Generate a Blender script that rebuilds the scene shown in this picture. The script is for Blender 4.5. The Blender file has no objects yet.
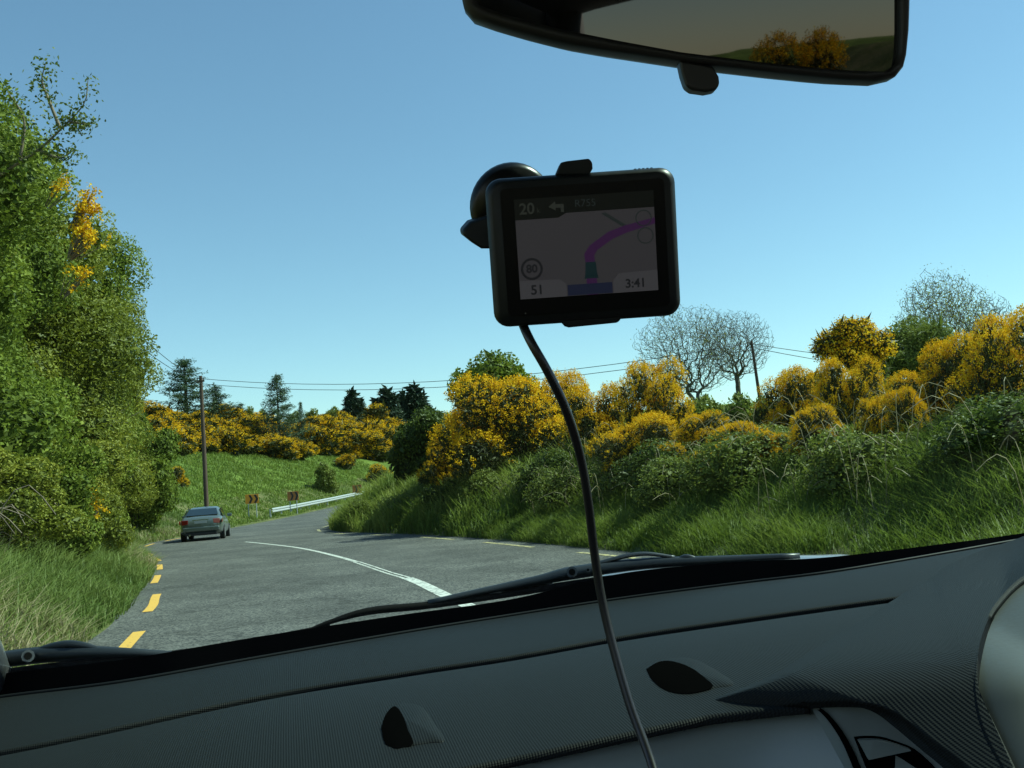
import bpy, math, random
import numpy as np
from mathutils import Vector, Matrix
R = math.radians
rng = np.random.default_rng(7)
random.seed(7)
sc = bpy.context.scene
COL = sc.collection

# ---------------------------------------------------------------- camera
FPX = 1000.0
PITCH, ROLL = R(5.87), R(4.5)
CAM = Vector((0, 0, 1.25))
fwd = Vector((0, math.cos(PITCH), math.sin(PITCH)))
up0 = Vector((0, -math.sin(PITCH), math.cos(PITCH)))
rt0 = Vector((1, 0, 0))
UP = up0 * math.cos(ROLL) + rt0 * math.sin(ROLL)
RT = rt0 * math.cos(ROLL) - up0 * math.sin(ROLL)
cd = bpy.data.cameras.new('camera')
cam = bpy.data.objects.new('camera', cd)
COL.objects.link(cam)
cd.sensor_width = 36
cd.lens = 36 * FPX / 1024
cd.clip_start = 0.02
cd.clip_end = 5000
m = Matrix((RT, UP, -fwd)).transposed().to_4x4()
m.translation = CAM
cam.matrix_world = m
sc.camera = cam

# ---------------------------------------------------------------- world, sun, exposure
SUN_AZ, SUN_EL = R(78), R(50)       # azimuth from +Y towards +X
w = bpy.data.worlds.new('World')
sc.world = w
w.use_nodes = True
nt = w.node_tree
bg = nt.nodes['Background']
sky = nt.nodes.new('ShaderNodeTexSky')
sky.sky_type = 'NISHITA'
sky.sun_disc = False
sky.sun_elevation = SUN_EL
sky.sun_rotation = SUN_AZ
sky.altitude = 50
sky.air_density = 1.0
sky.dust_density = 0.15
sky.ozone_density = 1.0
nt.links.new(sky.outputs[0], bg.inputs[0])
bg.inputs[1].default_value = 0.108
sd = bpy.data.lights.new('sun', 'SUN')
sd.energy = 4.9
sd.angle = R(0.5)
sd.color = (1, 0.93, 0.80)
so = bpy.data.objects.new('sun', sd)
COL.objects.link(so)
SUN = Vector((math.cos(SUN_EL) * math.sin(SUN_AZ), math.cos(SUN_EL) * math.cos(SUN_AZ), math.sin(SUN_EL)))
so.rotation_euler = SUN.to_track_quat('Z', 'Y').to_euler()
sc.view_settings.view_transform = 'Standard'
sc.view_settings.look = 'None'
sc.view_settings.exposure = 0.77
sc.view_settings.gamma = 1
sc.render.engine = 'CYCLES'
sc.cycles.use_denoising = True
sc.cycles.max_bounces = 8
sc.cycles.transparent_max_bounces = 12
sc.cycles.caustics_reflective = False
sc.cycles.caustics_refractive = False

# ---------------------------------------------------------------- helpers
def ray(px, py):
    return fwd + RT * ((px - 512) / FPX) - UP * ((py - 384) / FPX)
def P(px, py, d):
    return CAM + ray(px, py) * d
def hor(px):                                   # image row of the horizon at a column
    return 487 - (px - 512) * math.tan(ROLL)
def G(px, py, z=0.0):
    r = ray(px, py)
    return CAM + r * ((z - CAM.z) / r.z)
def px_of(p):
    v = Vector(p) - CAM
    d = v.dot(fwd)
    return 512 + FPX * v.dot(RT) / d, 384 - FPX * v.dot(UP) / d

def link(o, parent=None):
    COL.objects.link(o)
    if parent is not None:
        o.parent = parent
    return o
def tag(o, label=None, cat=None, group=None, kind=None):
    if label: o['label'] = label
    if cat: o['category'] = cat
    if group: o['group'] = group
    if kind: o['kind'] = kind
    return o
def empty(name, loc, rz=0):
    o = bpy.data.objects.new(name, None)
    o.empty_display_size = 0.2
    link(o)
    o.location = loc
    o.rotation_euler = (0, 0, rz)
    return o
def mesh_obj(name, me, parent=None):
    return link(bpy.data.objects.new(name, me), parent)

def mesh_np(name, V, F, mat, tint=None, smooth=False):
    """V (n,3), F (m,k) all faces with k corners"""
    V = np.ascontiguousarray(V, dtype=np.float32); F = np.ascontiguousarray(F, dtype=np.int32)
    k = F.shape[1]
    me = bpy.data.meshes.new(name)
    me.vertices.add(len(V)); me.vertices.foreach_set('co', V.ravel())
    me.loops.add(F.size); me.loops.foreach_set('vertex_index', F.ravel())
    me.polygons.add(len(F))
    me.polygons.foreach_set('loop_start', np.arange(0, F.size, k, dtype=np.int32))
    if tint is not None:
        a = me.attributes.new('tint', 'FLOAT', 'POINT')
        a.data.foreach_set('value', np.ascontiguousarray(tint, dtype=np.float32))
    me.update(calc_edges=True)
    me.polygons.foreach_set('use_smooth', np.full(len(F), smooth))
    me.materials.append(mat)
    return me

class MB:
    """collects boxes, tubes, prisms into one mesh"""
    def __init__(s): s.v = []; s.f = []
    def add(s, vs, fs):
        n = len(s.v)
        s.v += [tuple(v) for v in vs]
        s.f += [tuple(i + n for i in f) for f in fs]
        return s
    def box(s, c, size, M=None):
        x, y, z = size[0] / 2, size[1] / 2, size[2] / 2
        vs = [Vector((a, b, d)) for a in (-x, x) for b in (-y, y) for d in (-z, z)]
        c = Vector(c)
        vs = [(M @ v if M is not None else v) + c for v in vs]
        return s.add(vs, [(0, 1, 3, 2), (4, 6, 7, 5), (0, 4, 5, 1), (2, 3, 7, 6), (0, 2, 6, 4), (1, 5, 7, 3)])
    def tube(s, pts, r, n=8, cap=True):
        pts = [Vector(p) for p in pts]
        rr = r if hasattr(r, '__len__') else [r] * len(pts)
        rings = []
        prev = None
        for i, p in enumerate(pts):
            a = pts[max(i - 1, 0)]; b = pts[min(i + 1, len(pts) - 1)]
            t = (b - a).normalized()
            if prev is None:
                h = Vector((0, 0, 1)) if abs(t.z) < 0.9 else Vector((1, 0, 0))
                u = t.cross(h).normalized()
            else:
                u = (prev - t * prev.dot(t)).normalized()
            prev = u
            v = t.cross(u)
            rings.append([p + (u * math.cos(2 * math.pi * k / n) + v * math.sin(2 * math.pi * k / n)) * rr[i] for k in range(n)])
        vs = [q for g in rings for q in g]
        fs = []
        for i in range(len(pts) - 1):
            for k in range(n):
                k2 = (k + 1) % n
                fs.append((i * n + k, i * n + k2, (i + 1) * n + k2, (i + 1) * n + k))
        if cap:
            fs.append(tuple(range(n - 1, -1, -1)))
            fs.append(tuple((len(pts) - 1) * n + k for k in range(n)))
        return s.add(vs, fs)
    def prism(s, poly, n_vec, back=False):
        """poly: list of 3D points, extruded by n_vec"""
        a = [Vector(p) for p in poly]; b = [p + Vector(n_vec) for p in a]
        n = len(a)
        fs = [tuple(range(n)), tuple(range(2 * n - 1, n - 1, -1))]
        fs += [(i, n + i, n + (i + 1) % n, (i + 1) % n) for i in range(n)]
        return s.add(a + b, fs)
    def grid(s, rows):
        """rows of equal length of points"""
        n = len(rows[0]); vs = [p for r in rows for p in r]
        fs = [(i * n + j, i * n + j + 1, (i + 1) * n + j + 1, (i + 1) * n + j) for i in range(len(rows) - 1) for j in range(n - 1)]
        return s.add(vs, fs)
    def build(s, name, mat, parent=None, smooth=False, bevel=0, loc=None, sharp=None):
        me = bpy.data.meshes.new(name)
        me.from_pydata(s.v, [], s.f)
        me.materials.append(mat)
        if smooth:
            me.polygons.foreach_set('use_smooth', [True] * len(me.polygons))
            if sharp: me.set_sharp_from_angle(angle=R(sharp))
        o = mesh_obj(name, me, parent)
        if bevel:
            b = o.modifiers.new('bevel', 'BEVEL'); b.width = bevel; b.segments = 3; b.limit_method = 'ANGLE'; b.angle_limit = R(35)
            o.modifiers.new('wn', 'WEIGHTED_NORMAL')
            me.polygons.foreach_set('use_smooth', [True] * len(me.polygons))
        if loc is not None: o.location = loc
        return o

def curve_pts(pts, n):
    """Catmull-Rom through pts, n samples"""
    p = np.array(pts, float)
    if len(p) == 2:
        t = np.linspace(0, 1, n)[:, None]
        return p[0] * (1 - t) + p[1] * t
    q = np.vstack([2 * p[0] - p[1], p, 2 * p[-1] - p[-2]])
    u = np.linspace(0, len(p) - 1, n)
    i = np.minimum(u.astype(int), len(p) - 2); t = (u - i)[:, None]
    a, b, c, d = q[i], q[i + 1], q[i + 2], q[i + 3]
    return 0.5 * (2 * b + (c - a) * t + (2 * a - 5 * b + 4 * c - d) * t ** 2 + (3 * b - a - 3 * c + d) * t ** 3)

# ---------------------------------------------------------------- materials
def new_mat(name):
    mt = bpy.data.materials.new(name); mt.use_nodes = True
    return mt, mt.node_tree, mt.node_tree.nodes['Principled BSDF']
def N(nt, typ, **kw):
    n = nt.nodes.new(typ)
    for k, v in kw.items():
        if k.startswith('i_'):
            n.inputs[int(k[2:]) if k[2:].isdigit() else k[2:].replace('_', ' ')].default_value = v
        else: setattr(n, k, v)
    return n
def plain(name, col, rough=0.5, metal=0, spec=0.5, emit=None, es=1.0, noise=0.0, nscale=20, coat=0):
    mt, nt, b = new_mat(name)
    b.inputs['Base Color'].default_value = (*col, 1); b.inputs['Roughness'].default_value = rough
    b.inputs['Metallic'].default_value = metal; b.inputs['Specular IOR Level'].default_value = spec
    b.inputs['Coat Weight'].default_value = coat
    if emit:
        b.inputs['Emission Color'].default_value = (*emit, 1); b.inputs['Emission Strength'].default_value = es
    if noise:
        tc = N(nt, 'ShaderNodeTexCoord'); no = N(nt, 'ShaderNodeTexNoise'); no.inputs['Scale'].default_value = nscale; no.inputs['Detail'].default_value = 6
        nt.links.new(tc.outputs['Object'], no.inputs['Vector'])
        mp = N(nt, 'ShaderNodeMapRange'); mp.inputs[3].default_value = 1 - noise; mp.inputs[4].default_value = 1 + noise
        nt.links.new(no.outputs[0], mp.inputs[0])
        mx = N(nt, 'ShaderNodeVectorMath', operation='SCALE'); mx.inputs[0].default_value = col
        nt.links.new(mp.outputs[0], mx.inputs['Scale']); nt.links.new(mx.outputs[0], b.inputs['Base Color'])
        mr = N(nt, 'ShaderNodeMapRange'); mr.inputs[3].default_value = max(0.03, rough - 0.12); mr.inputs[4].default_value = min(1, rough + 0.12)
        nt.links.new(no.outputs[0], mr.inputs[0]); nt.links.new(mr.outputs[0], b.inputs['Roughness'])
    return mt
def leaf_mat(name, stops, rough=0.55, trans=0.35, spec=0.3):
    """colour by per-leaf tint attribute; a share of the light passes through the leaf"""
    mt, nt, b = new_mat(name)
    at = N(nt, 'ShaderNodeAttribute', attribute_name='tint')
    cr = N(nt, 'ShaderNodeValToRGB')
    el = cr.color_ramp.elements
    while len(el) < len(stops): el.new(0.5)
    for e, (p, c) in zip(el, stops): e.position = p; e.color = (*c, 1)
    nt.links.new(at.outputs['Fac'], cr.inputs[0]); nt.links.new(cr.outputs[0], b.inputs['Base Color'])
    b.inputs['Roughness'].default_value = rough; b.inputs['Specular IOR Level'].default_value = spec
    tr = N(nt, 'ShaderNodeBsdfTranslucent'); nt.links.new(cr.outputs[0], tr.inputs[0])
    mx = N(nt, 'ShaderNodeMixShader'); mx.inputs[0].default_value = trans
    nt.links.new(b.outputs[0], mx.inputs[1]); nt.links.new(tr.outputs[0], mx.inputs[2])
    nt.links.new(mx.outputs[0], nt.nodes['Material Output'].inputs[0])
    return mt

M = {}
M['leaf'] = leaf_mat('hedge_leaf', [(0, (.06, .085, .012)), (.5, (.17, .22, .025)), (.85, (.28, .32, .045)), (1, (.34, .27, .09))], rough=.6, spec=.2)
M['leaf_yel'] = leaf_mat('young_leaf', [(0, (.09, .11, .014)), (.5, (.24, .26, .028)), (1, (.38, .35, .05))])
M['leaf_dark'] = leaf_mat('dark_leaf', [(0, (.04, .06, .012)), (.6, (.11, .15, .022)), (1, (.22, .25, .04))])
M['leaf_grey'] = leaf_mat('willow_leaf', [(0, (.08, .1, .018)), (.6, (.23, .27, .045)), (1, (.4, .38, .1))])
M['needle'] = leaf_mat('spruce_needle', [(0, (.03, .06, .035)), (.6, (.075, .13, .065)), (1, (.14, .2, .09))], trans=.15)
M['cypress'] = leaf_mat('cypress_leaf', [(0, (.012, .028, .014)), (.6, (.03, .06, .028)), (1, (.06, .1, .04))], trans=.1)
M['gorse_green'] = leaf_mat('gorse_spine', [(0, (.035, .04, .012)), (.5, (.09, .10, .02)), (1, (.2, .15, .045))], trans=.15)
M['gorse_flower'] = leaf_mat('gorse_blossom', [(0, (.46, .22, .004)), (.5, (.86, .49, .009)), (1, (.95, .72, .05))], rough=.7, trans=.3, spec=.1)
M['grass'] = leaf_mat('grass_blade', [(0, (.045, .07, .015)), (.45, (.11, .165, .03)), (.8, (.2, .24, .06)), (.93, (.3, .26, .12)), (1, (.42, .34, .2))], trans=.35)
M['grass_lush'] = leaf_mat('lush_grass_blade', [(0, (.05, .08, .014)), (.6, (.16, .22, .032)), (1, (.32, .35, .08))], trans=.4)
M['straw'] = leaf_mat('straw_blade', [(0, (.14, .13, .05)), (.6, (.33, .27, .14)), (1, (.5, .42, .27))], trans=.2)
M['bark'] = plain('bark', (.1, .075, .05), .9, noise=.4, nscale=9)
M['bark_pale'] = plain('pale_bark', (.10, .09, .07), .9, noise=.35, nscale=6)
M['twig'] = plain('twig', (.2, .15, .11), .9)
M['wood_pole'] = plain('creosoted_wood', (.085, .05, .035), .85, noise=.35, nscale=5)
M['wire'] = plain('wire', (.02, .02, .02), .6)

def ground_mat(name, stops, scale, bump=.5, mid=1.2):
    mt, nt, b = new_mat(name)
    geo = N(nt, 'ShaderNodeNewGeometry')
    n1 = N(nt, 'ShaderNodeTexNoise'); n1.inputs['Scale'].default_value = scale; n1.inputs['Detail'].default_value = 8
    n2 = N(nt, 'ShaderNodeTexNoise'); n2.inputs['Scale'].default_value = scale * .09; n2.inputs['Detail'].default_value = 4
    for n in (n1, n2): nt.links.new(geo.outputs['Position'], n.inputs['Vector'])
    mx = N(nt, 'ShaderNodeMath', operation='ADD'); nt.links.new(n1.outputs[0], mx.inputs[0])
    m2 = N(nt, 'ShaderNodeMath', operation='MULTIPLY'); m2.inputs[1].default_value = mid; nt.links.new(n2.outputs[0], m2.inputs[0])
    nt.links.new(m2.outputs[0], mx.inputs[1])
    mp = N(nt, 'ShaderNodeMapRange'); mp.inputs[1].default_value = .3 * (1 + mid); mp.inputs[2].default_value = .7 * (1 + mid)
    nt.links.new(mx.outputs[0], mp.inputs[0])
    cr = N(nt, 'ShaderNodeValToRGB'); el = cr.color_ramp.elements
    while len(el) < len(stops): el.new(.5)
    for e, (p, c) in zip(el, stops): e.position = p; e.color = (*c, 1)
    nt.links.new(mp.outputs[0], cr.inputs[0]); nt.links.new(cr.outputs[0], b.inputs['Base Color'])
    bp = N(nt, 'ShaderNodeBump'); bp.inputs['Strength'].default_value = bump; bp.inputs['Distance'].default_value = .1
    nt.links.new(n1.outputs[0], bp.inputs['Height']); nt.links.new(bp.outputs[0], b.inputs['Normal'])
    b.inputs['Roughness'].default_value = .95; b.inputs['Specular IOR Level'].default_value = .1
    return mt
M['ground'] = ground_mat('rough_grass_ground', [(0, (.05, .07, .018)), (.45, (.1, .145, .028)), (.75, (.15, .2, .04)), (1, (.2, .22, .08))], 2.5)
M['verge'] = ground_mat('verge_soil_and_grass', [(0, (.035, .04, .015)), (.4, (.08, .1, .03)), (.7, (.15, .14, .06)), (1, (.24, .19, .12))], 5)

def asphalt():
    mt, nt, b = new_mat('asphalt')
    geo = N(nt, 'ShaderNodeNewGeometry')
    vo = N(nt, 'ShaderNodeTexVoronoi'); vo.inputs['Scale'].default_value = 55
    n1 = N(nt, 'ShaderNodeTexNoise'); n1.inputs['Scale'].default_value = 1.1; n1.inputs['Detail'].default_value = 6
    n3 = N(nt, 'ShaderNodeTexNoise'); n3.inputs['Scale'].default_value = 22; n3.inputs['Detail'].default_value = 5; n3.inputs['Roughness'].default_value = .7
    for n in (vo, n1, n3): nt.links.new(geo.outputs['Position'], n.inputs['Vector'])
    cr = N(nt, 'ShaderNodeValToRGB'); e = cr.color_ramp.elements
    e[0].color = (.028, .028, .03, 1); e[1].color = (.17, .165, .15, 1); e[0].position = .3; e[1].position = .75
    mx = N(nt, 'ShaderNodeMix', data_type='FLOAT'); mx.inputs[0].default_value = .5
    sep = N(nt, 'ShaderNodeSeparateColor'); nt.links.new(vo.outputs['Color'], sep.inputs[0])
    nt.links.new(sep.outputs[0], mx.inputs[2]); nt.links.new(n3.outputs[0], mx.inputs[3])
    nt.links.new(mx.outputs[0], cr.inputs[0])
    m2 = N(nt, 'ShaderNodeMapRange'); m2.inputs[1].default_value = .3; m2.inputs[2].default_value = .7; m2.inputs[3].default_value = .82; m2.inputs[4].default_value = 1.15
    nt.links.new(n1.outputs[0], m2.inputs[0])
    sc_ = N(nt, 'ShaderNodeVectorMath', operation='SCALE'); nt.links.new(cr.outputs[0], sc_.inputs[0]); nt.links.new(m2.outputs[0], sc_.inputs['Scale'])
    ck = N(nt, 'ShaderNodeTexVoronoi', feature='DISTANCE_TO_EDGE'); ck.inputs['Scale'].default_value = .33
    wn = N(nt, 'ShaderNodeTexNoise'); wn.inputs['Scale'].default_value = 1.6; wn.inputs['Detail'].default_value = 5
    nt.links.new(geo.outputs['Position'], wn.inputs['Vector'])
    wm = N(nt, 'ShaderNodeVectorMath', operation='MULTIPLY_ADD'); wm.inputs[1].default_value = (1.6, 1.6, 0); nt.links.new(wn.outputs['Color'], wm.inputs[0]); nt.links.new(geo.outputs['Position'], wm.inputs[2])
    nt.links.new(wm.outputs[0], ck.inputs['Vector'])
    cm = N(nt, 'ShaderNodeMapRange'); cm.inputs[1].default_value = .0; cm.inputs[2].default_value = .012; cm.inputs[3].default_value = .55; cm.inputs[4].default_value = 1
    nt.links.new(ck.outputs[0], cm.inputs[0])
    pn = N(nt, 'ShaderNodeTexNoise'); pn.inputs['Scale'].default_value = .28; pn.inputs['Detail'].default_value = 2; nt.links.new(geo.outputs['Position'], pn.inputs['Vector'])
    pm = N(nt, 'ShaderNodeMapRange'); pm.inputs[1].default_value = .35; pm.inputs[2].default_value = .65; pm.inputs[3].default_value = .8; pm.inputs[4].default_value = 1.18; nt.links.new(pn.outputs[0], pm.inputs[0])
    mm = N(nt, 'ShaderNodeMath', operation='MULTIPLY'); nt.links.new(cm.outputs[0], mm.inputs[0]); nt.links.new(pm.outputs[0], mm.inputs[1])
    s2 = N(nt, 'ShaderNodeVectorMath', operation='SCALE'); nt.links.new(sc_.outputs[0], s2.inputs[0]); nt.links.new(mm.outputs[0], s2.inputs['Scale'])
    nt.links.new(s2.outputs[0], b.inputs['Base Color'])
    bp = N(nt, 'ShaderNodeBump'); bp.inputs['Strength'].default_value = .6; bp.inputs['Distance'].default_value = .012
    nt.links.new(sep.outputs[0], bp.inputs['Height']); nt.links.new(bp.outputs[0], b.inputs['Normal'])
    b.inputs['Roughness'].default_value = .85; b.inputs['Specular IOR Level'].default_value = .3
    return mt
M['asphalt'] = asphalt()
def paint(name, col, wear=.5, under=(.075, .073, .07)):
    mt, nt, b = new_mat(name)
    geo = N(nt, 'ShaderNodeNewGeometry')
    n1 = N(nt, 'ShaderNodeTexNoise'); n1.inputs['Scale'].default_value = 14; n1.inputs['Detail'].default_value = 8; n1.inputs['Roughness'].default_value = .7
    nt.links.new(geo.outputs['Position'], n1.inputs['Vector'])
    cr = N(nt, 'ShaderNodeValToRGB'); e = cr.color_ramp.elements
    e[0].position = wear - .08; e[1].position = wear + .04; e[0].color = (*under, 1); e[1].color = (*col, 1)
    nt.links.new(n1.outputs[0], cr.inputs[0]); nt.links.new(cr.outputs[0], b.inputs['Base Color'])
    b.inputs['Roughness'].default_value = .7
    return mt
M['yellow_paint'] = paint('yellow_road_paint', (.68, .38, .07), .38)
M['white_paint'] = paint('white_road_paint', (.6, .6, .56), .47)
M['pale_mark'] = paint('nearly_worn_off_paint', (.26, .26, .25), .5)
M['pale_paint'] = paint('worn_edge_paint', (.5, .42, .2), .5)

# ---------------------------------------------------------------- road geometry
CL = [(9.5, -60, 0), (7.0, -40, 0), (4.3, -20, 0), (1.85, 0, 0), (-1.15, 12.8, 0), (-2.34, 16.8, 0), (-4.04, 22.1, 0), (-6.3, 28.3, 0), (-8.85, 34.1, 0),
      (-11.1, 39.2, 0), (-12.6, 45, .02), (-13.1, 51, .05), (-13.6, 60, .1), (-13.8, 70, .2), (-13.7, 80, .38), (-13.2, 95, .8), (-11, 112, 1.5),
      (-5, 132, 2.4), (7, 152, 3.3), (25, 168, 4), (60, 185, 5), (120, 200, 6), (260, 225, 7)]
rc = curve_pts(CL, 900)
seg = np.diff(rc[:, :2], axis=0); ln = np.hypot(seg[:, 0], seg[:, 1]); T = np.concatenate([[0], np.cumsum(ln)])
tan = np.gradient(rc[:, :2], axis=0); tan /= np.linalg.norm(tan, axis=1)[:, None]
nrm = np.stack([tan[:, 1], -tan[:, 0]], 1)            # to the right of travel
HW = 3.92
T0 = np.interp(0, rc[:, 1], T)                        # station abreast of the camera
def road_at(t, s, z=0):
    return np.stack([np.interp(t, T, rc[:, 0]) + s * np.interp(t, T, nrm[:, 0]),
                     np.interp(t, T, rc[:, 1]) + s * np.interp(t, T, nrm[:, 1]),
                     np.interp(t, T, rc[:, 2]) + z], -1)
def t_of_y(y): return np.interp(y, rc[:, 1], T)
def road_coords(x, y):
    x = np.asarray(x, float).ravel(); y = np.asarray(y, float).ravel()
    ti = np.zeros(len(x), int); best = np.full(len(x), 1e18)
    st = rc[::2]
    for c in range(0, len(x), 20000):
        dx = x[c:c + 20000, None] - st[None, :, 0]; dy = y[c:c + 20000, None] - st[None, :, 1]
        d2 = dx * dx + dy * dy
        k = d2.argmin(1); ti[c:c + 20000] = np.minimum(k * 2, len(rc) - 1)
    dx = x - rc[ti, 0]; dy = y - rc[ti, 1]
    s = dx * nrm[ti, 0] + dy * nrm[ti, 1]
    dist = np.hypot(dx, dy)
    s = np.sign(s) * np.maximum(np.abs(s), dist * .999)
    t = T[ti] + dx * tan[ti, 0] + dy * tan[ti, 1]
    return t, s, rc[ti, 2]
def sm(x, a, b):
    u = np.clip((x - a) / (b - a), 0, 1); return u * u * (3 - 2 * u)
def vnoise(x, y, seed=0):
    xi = np.floor(x).astype(int); yi = np.floor(y).astype(int); fx = x - xi; fy = y - yi
    def h(a, b):
        n = (a * 374761393 + b * 668265263 + seed * 974711) & 0x7fffffff
        n = ((n ^ (n >> 13)) * 1274126177) & 0x7fffffff
        return ((n ^ (n >> 16)) & 0xffff) / 65535.0
    fx = fx * fx * (3 - 2 * fx); fy = fy * fy * (3 - 2 * fy)
    return (h(xi, yi) * (1 - fx) + h(xi + 1, yi) * fx) * (1 - fy) + (h(xi, yi + 1) * (1 - fx) + h(xi + 1, yi + 1) * fx) * fy
TB = t_of_y(42); TE = t_of_y(56); TR0 = t_of_y(44); TR1 = t_of_y(75)
def bank(t, s):
    """height above the road beside it, from the road edge outwards"""
    a = np.abs(s) - HW
    k = sm(t, TB, TE)
    near = .12 * sm(a, 0, .5) + 1.2 * sm(a, .35, 3.0)
    far = .1 * sm(a, 0, 1) + np.clip(a - 1.5, 0, 12.5) * .40 + np.clip(a - 14, 0, 16) * .34 + np.clip(a - 30, 0, 60) * .03
    L = near * (1 - k) + far * k
    kr = sm(t, TR0, TR1)
    rn = .12 * sm(a, 0, .4) + 1.3 * sm(a, .1, 3.3) + np.clip(a - 4, 0, 30) * .02
    rf = .1 * sm(a, 0, 1) + .7 * sm(a, 1, 6)
    Rr = rn * (1 - kr) + rf * kr
    return np.where(s < 0, L, Rr) * (a > 0)
def HT(x, y, nz=True):
    t, s, z = road_coords(x, y)
    a = np.abs(s) - HW
    x = np.asarray(x, float).ravel(); y = np.asarray(y, float).ravel()
    n = (vnoise(x * .35, y * .35, 3) - .5) * .5 + (vnoise(x * 1.3, y * 1.3, 5) - .5) * .16
    return z + bank(t, s) + n * sm(a, .3, 3) * .8
def H(x, y): return float(HT([x], [y])[0])

# terrain sheet
ax = np.unique(np.concatenate([np.linspace(-2500, -200, 14), np.linspace(-200, -60, 36), np.linspace(-60, -30, 30), np.arange(-30, 30, .5), np.linspace(30, 80, 50), np.linspace(80, 260, 40), np.linspace(260, 2500, 14)]))
ay = np.unique(np.concatenate([np.linspace(-2500, -100, 12), np.linspace(-100, -20, 30), np.arange(-20, 75, .55), np.linspace(75, 140, 80), np.linspace(140, 300, 60), np.linspace(300, 3000, 16)]))
gx, gy = np.meshgrid(ax, ay)
t_, s_, z_ = road_coords(gx, gy)
gz = HT(gx, gy)
low = (np.abs(s_) < 9.5)
gz = gz - np.where(low, .25 * (1 - sm(np.abs(s_), 8.3, 9.5)), 0)
gz = np.where(np.abs(s_) < HW + .4, z_ - .3, gz)
nx, ny = len(ax), len(ay)
idx = np.arange(nx * ny).reshape(ny, nx)
F = np.stack([idx[:-1, :-1].ravel(), idx[:-1, 1:].ravel(), idx[1:, 1:].ravel(), idx[1:, :-1].ravel()], 1)
o = mesh_obj('ground', mesh_np('ground', np.stack([gx.ravel(), gy.ravel(), gz], 1), F, M['ground'], smooth=True))
tag(o, kind='structure')
def strip(name, s_list, t0, t1, dt, mat, zfun, smooth=True):
    t = np.arange(t0, t1, dt); S, TT = np.meshgrid(np.array(s_list), t)
    p = road_at(TT.ravel(), S.ravel()); p[:, 2] += zfun(TT.ravel(), S.ravel(), p)
    n = len(s_list); id_ = np.arange(len(t) * n).reshape(len(t), n)
    F = np.stack([id_[:-1, :-1].ravel(), id_[:-1, 1:].ravel(), id_[1:, 1:].ravel(), id_[1:, :-1].ravel()], 1)
    return tag(mesh_obj(name, mesh_np(name, p, F, mat, smooth=smooth)), kind='structure')
strip('road', np.linspace(-HW - .15, HW + .15, 9), 0, T[-1] - 5, .8, M['asphalt'], lambda t, s, p: .02 - .004 * np.abs(s) * 0)
def vz(t, s, p):
    a = np.abs(s) - HW
    n = (vnoise(p[:, 0] * .35, p[:, 1] * .35, 3) - .5) * .5 + (vnoise(p[:, 0] * 1.3, p[:, 1] * 1.3, 5) - .5) * .16
    return bank(t, s) + n * sm(a, .3, 3) * .8 + .045 * sm(a, -.05, .1) - .06 * sm(a, 5.3, 5.9) + .004
wob = lambda t: .1 * (vnoise(t * .9, t * 0, 9) - .5) * 2
for nm, sg in (('left', -1), ('right', 1)):
    sl = [sg * (HW + a) for a in (-.08, 0, .12, .3, .5, .8, 1.1, 1.5, 1.9, 2.3, 2.8, 3.3, 3.8, 4.5, 5.2, 5.9)]
    t = np.arange(0, T[-1] - 6, .45); S, TT = np.meshgrid(np.array(sl), t)
    p = road_at(TT.ravel(), S.ravel() + wob(TT.ravel() * 1.7 + sg * 40) * (np.abs(S.ravel()) < HW + .4)); p[:, 2] += vz(TT.ravel(), S.ravel(), p)
    n = len(sl); id_ = np.arange(len(t) * n).reshape(len(t), n)
    F = np.stack([id_[:-1, :-1].ravel(), id_[:-1, 1:].ravel(), id_[1:, 1:].ravel(), id_[1:, :-1].ravel()], 1)
    tag(mesh_obj('grass_verge', mesh_np('grass_verge', p, F, M['verge'], smooth=True)), kind='structure')

# painted lines (flat sheets following the road)
def painted(name, pieces, mat, z):
    Vs, Fs, n = [], [], 0
    for (ta, tb, s0, wd) in pieces:
        k = max(2, int((tb - ta) / .5) + 1); t = np.linspace(ta, tb, k)
        a = road_at(t, np.full(k, s0 - wd / 2), z); b = road_at(t, np.full(k, s0 + wd / 2), z)
        Vs += [a, b]; i = np.arange(k - 1)
        Fs.append(np.stack([n + i, n + i + 1, n + k + i + 1, n + k + i], 1)); n += 2 * k
    return tag(mesh_obj(name, mesh_np(name, np.vstack(Vs), np.vstack(Fs), mat)), kind='structure')
tc0 = t_of_y(9.7)
LS = -3.53
yl = [(t_of_y(9.2), t_of_y(11.8), LS, .13), (t_of_y(14.0), t_of_y(16.9), LS, .13)]
tt = t_of_y(19.6)
while tt < t_of_y(60):
    yl.append((tt, tt + 2.5, LS, .13)); tt += 4.75
LSf = lambda t: float(np.interp(t, [t_of_y(11), t_of_y(15), t_of_y(20), t_of_y(28), t_of_y(36)], [-3.42, -3.56, -3.76, -3.74, -3.55]))
yl = [(a, b, LSf((a + b) / 2), w_) for a, b, _, w_ in yl]
painted('yellow_edge_dashes', yl, M['yellow_paint'], .026)
tcl = t_of_y(15.2)
painted('white_centre_line', [(t_of_y(5), tcl, 0, .17), (tcl, t_of_y(20), -.045, .05), (tcl, t_of_y(20), .05, .04), (t_of_y(20), t_of_y(37), 0, .11)], M['white_paint'], .026)
painted('pale_edge_line', [(t_of_y(13.5) + k * 6, t_of_y(13.5) + k * 6 + 3.4, 3.42, .13) for k in range(8)], M['pale_paint'], .026)

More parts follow.
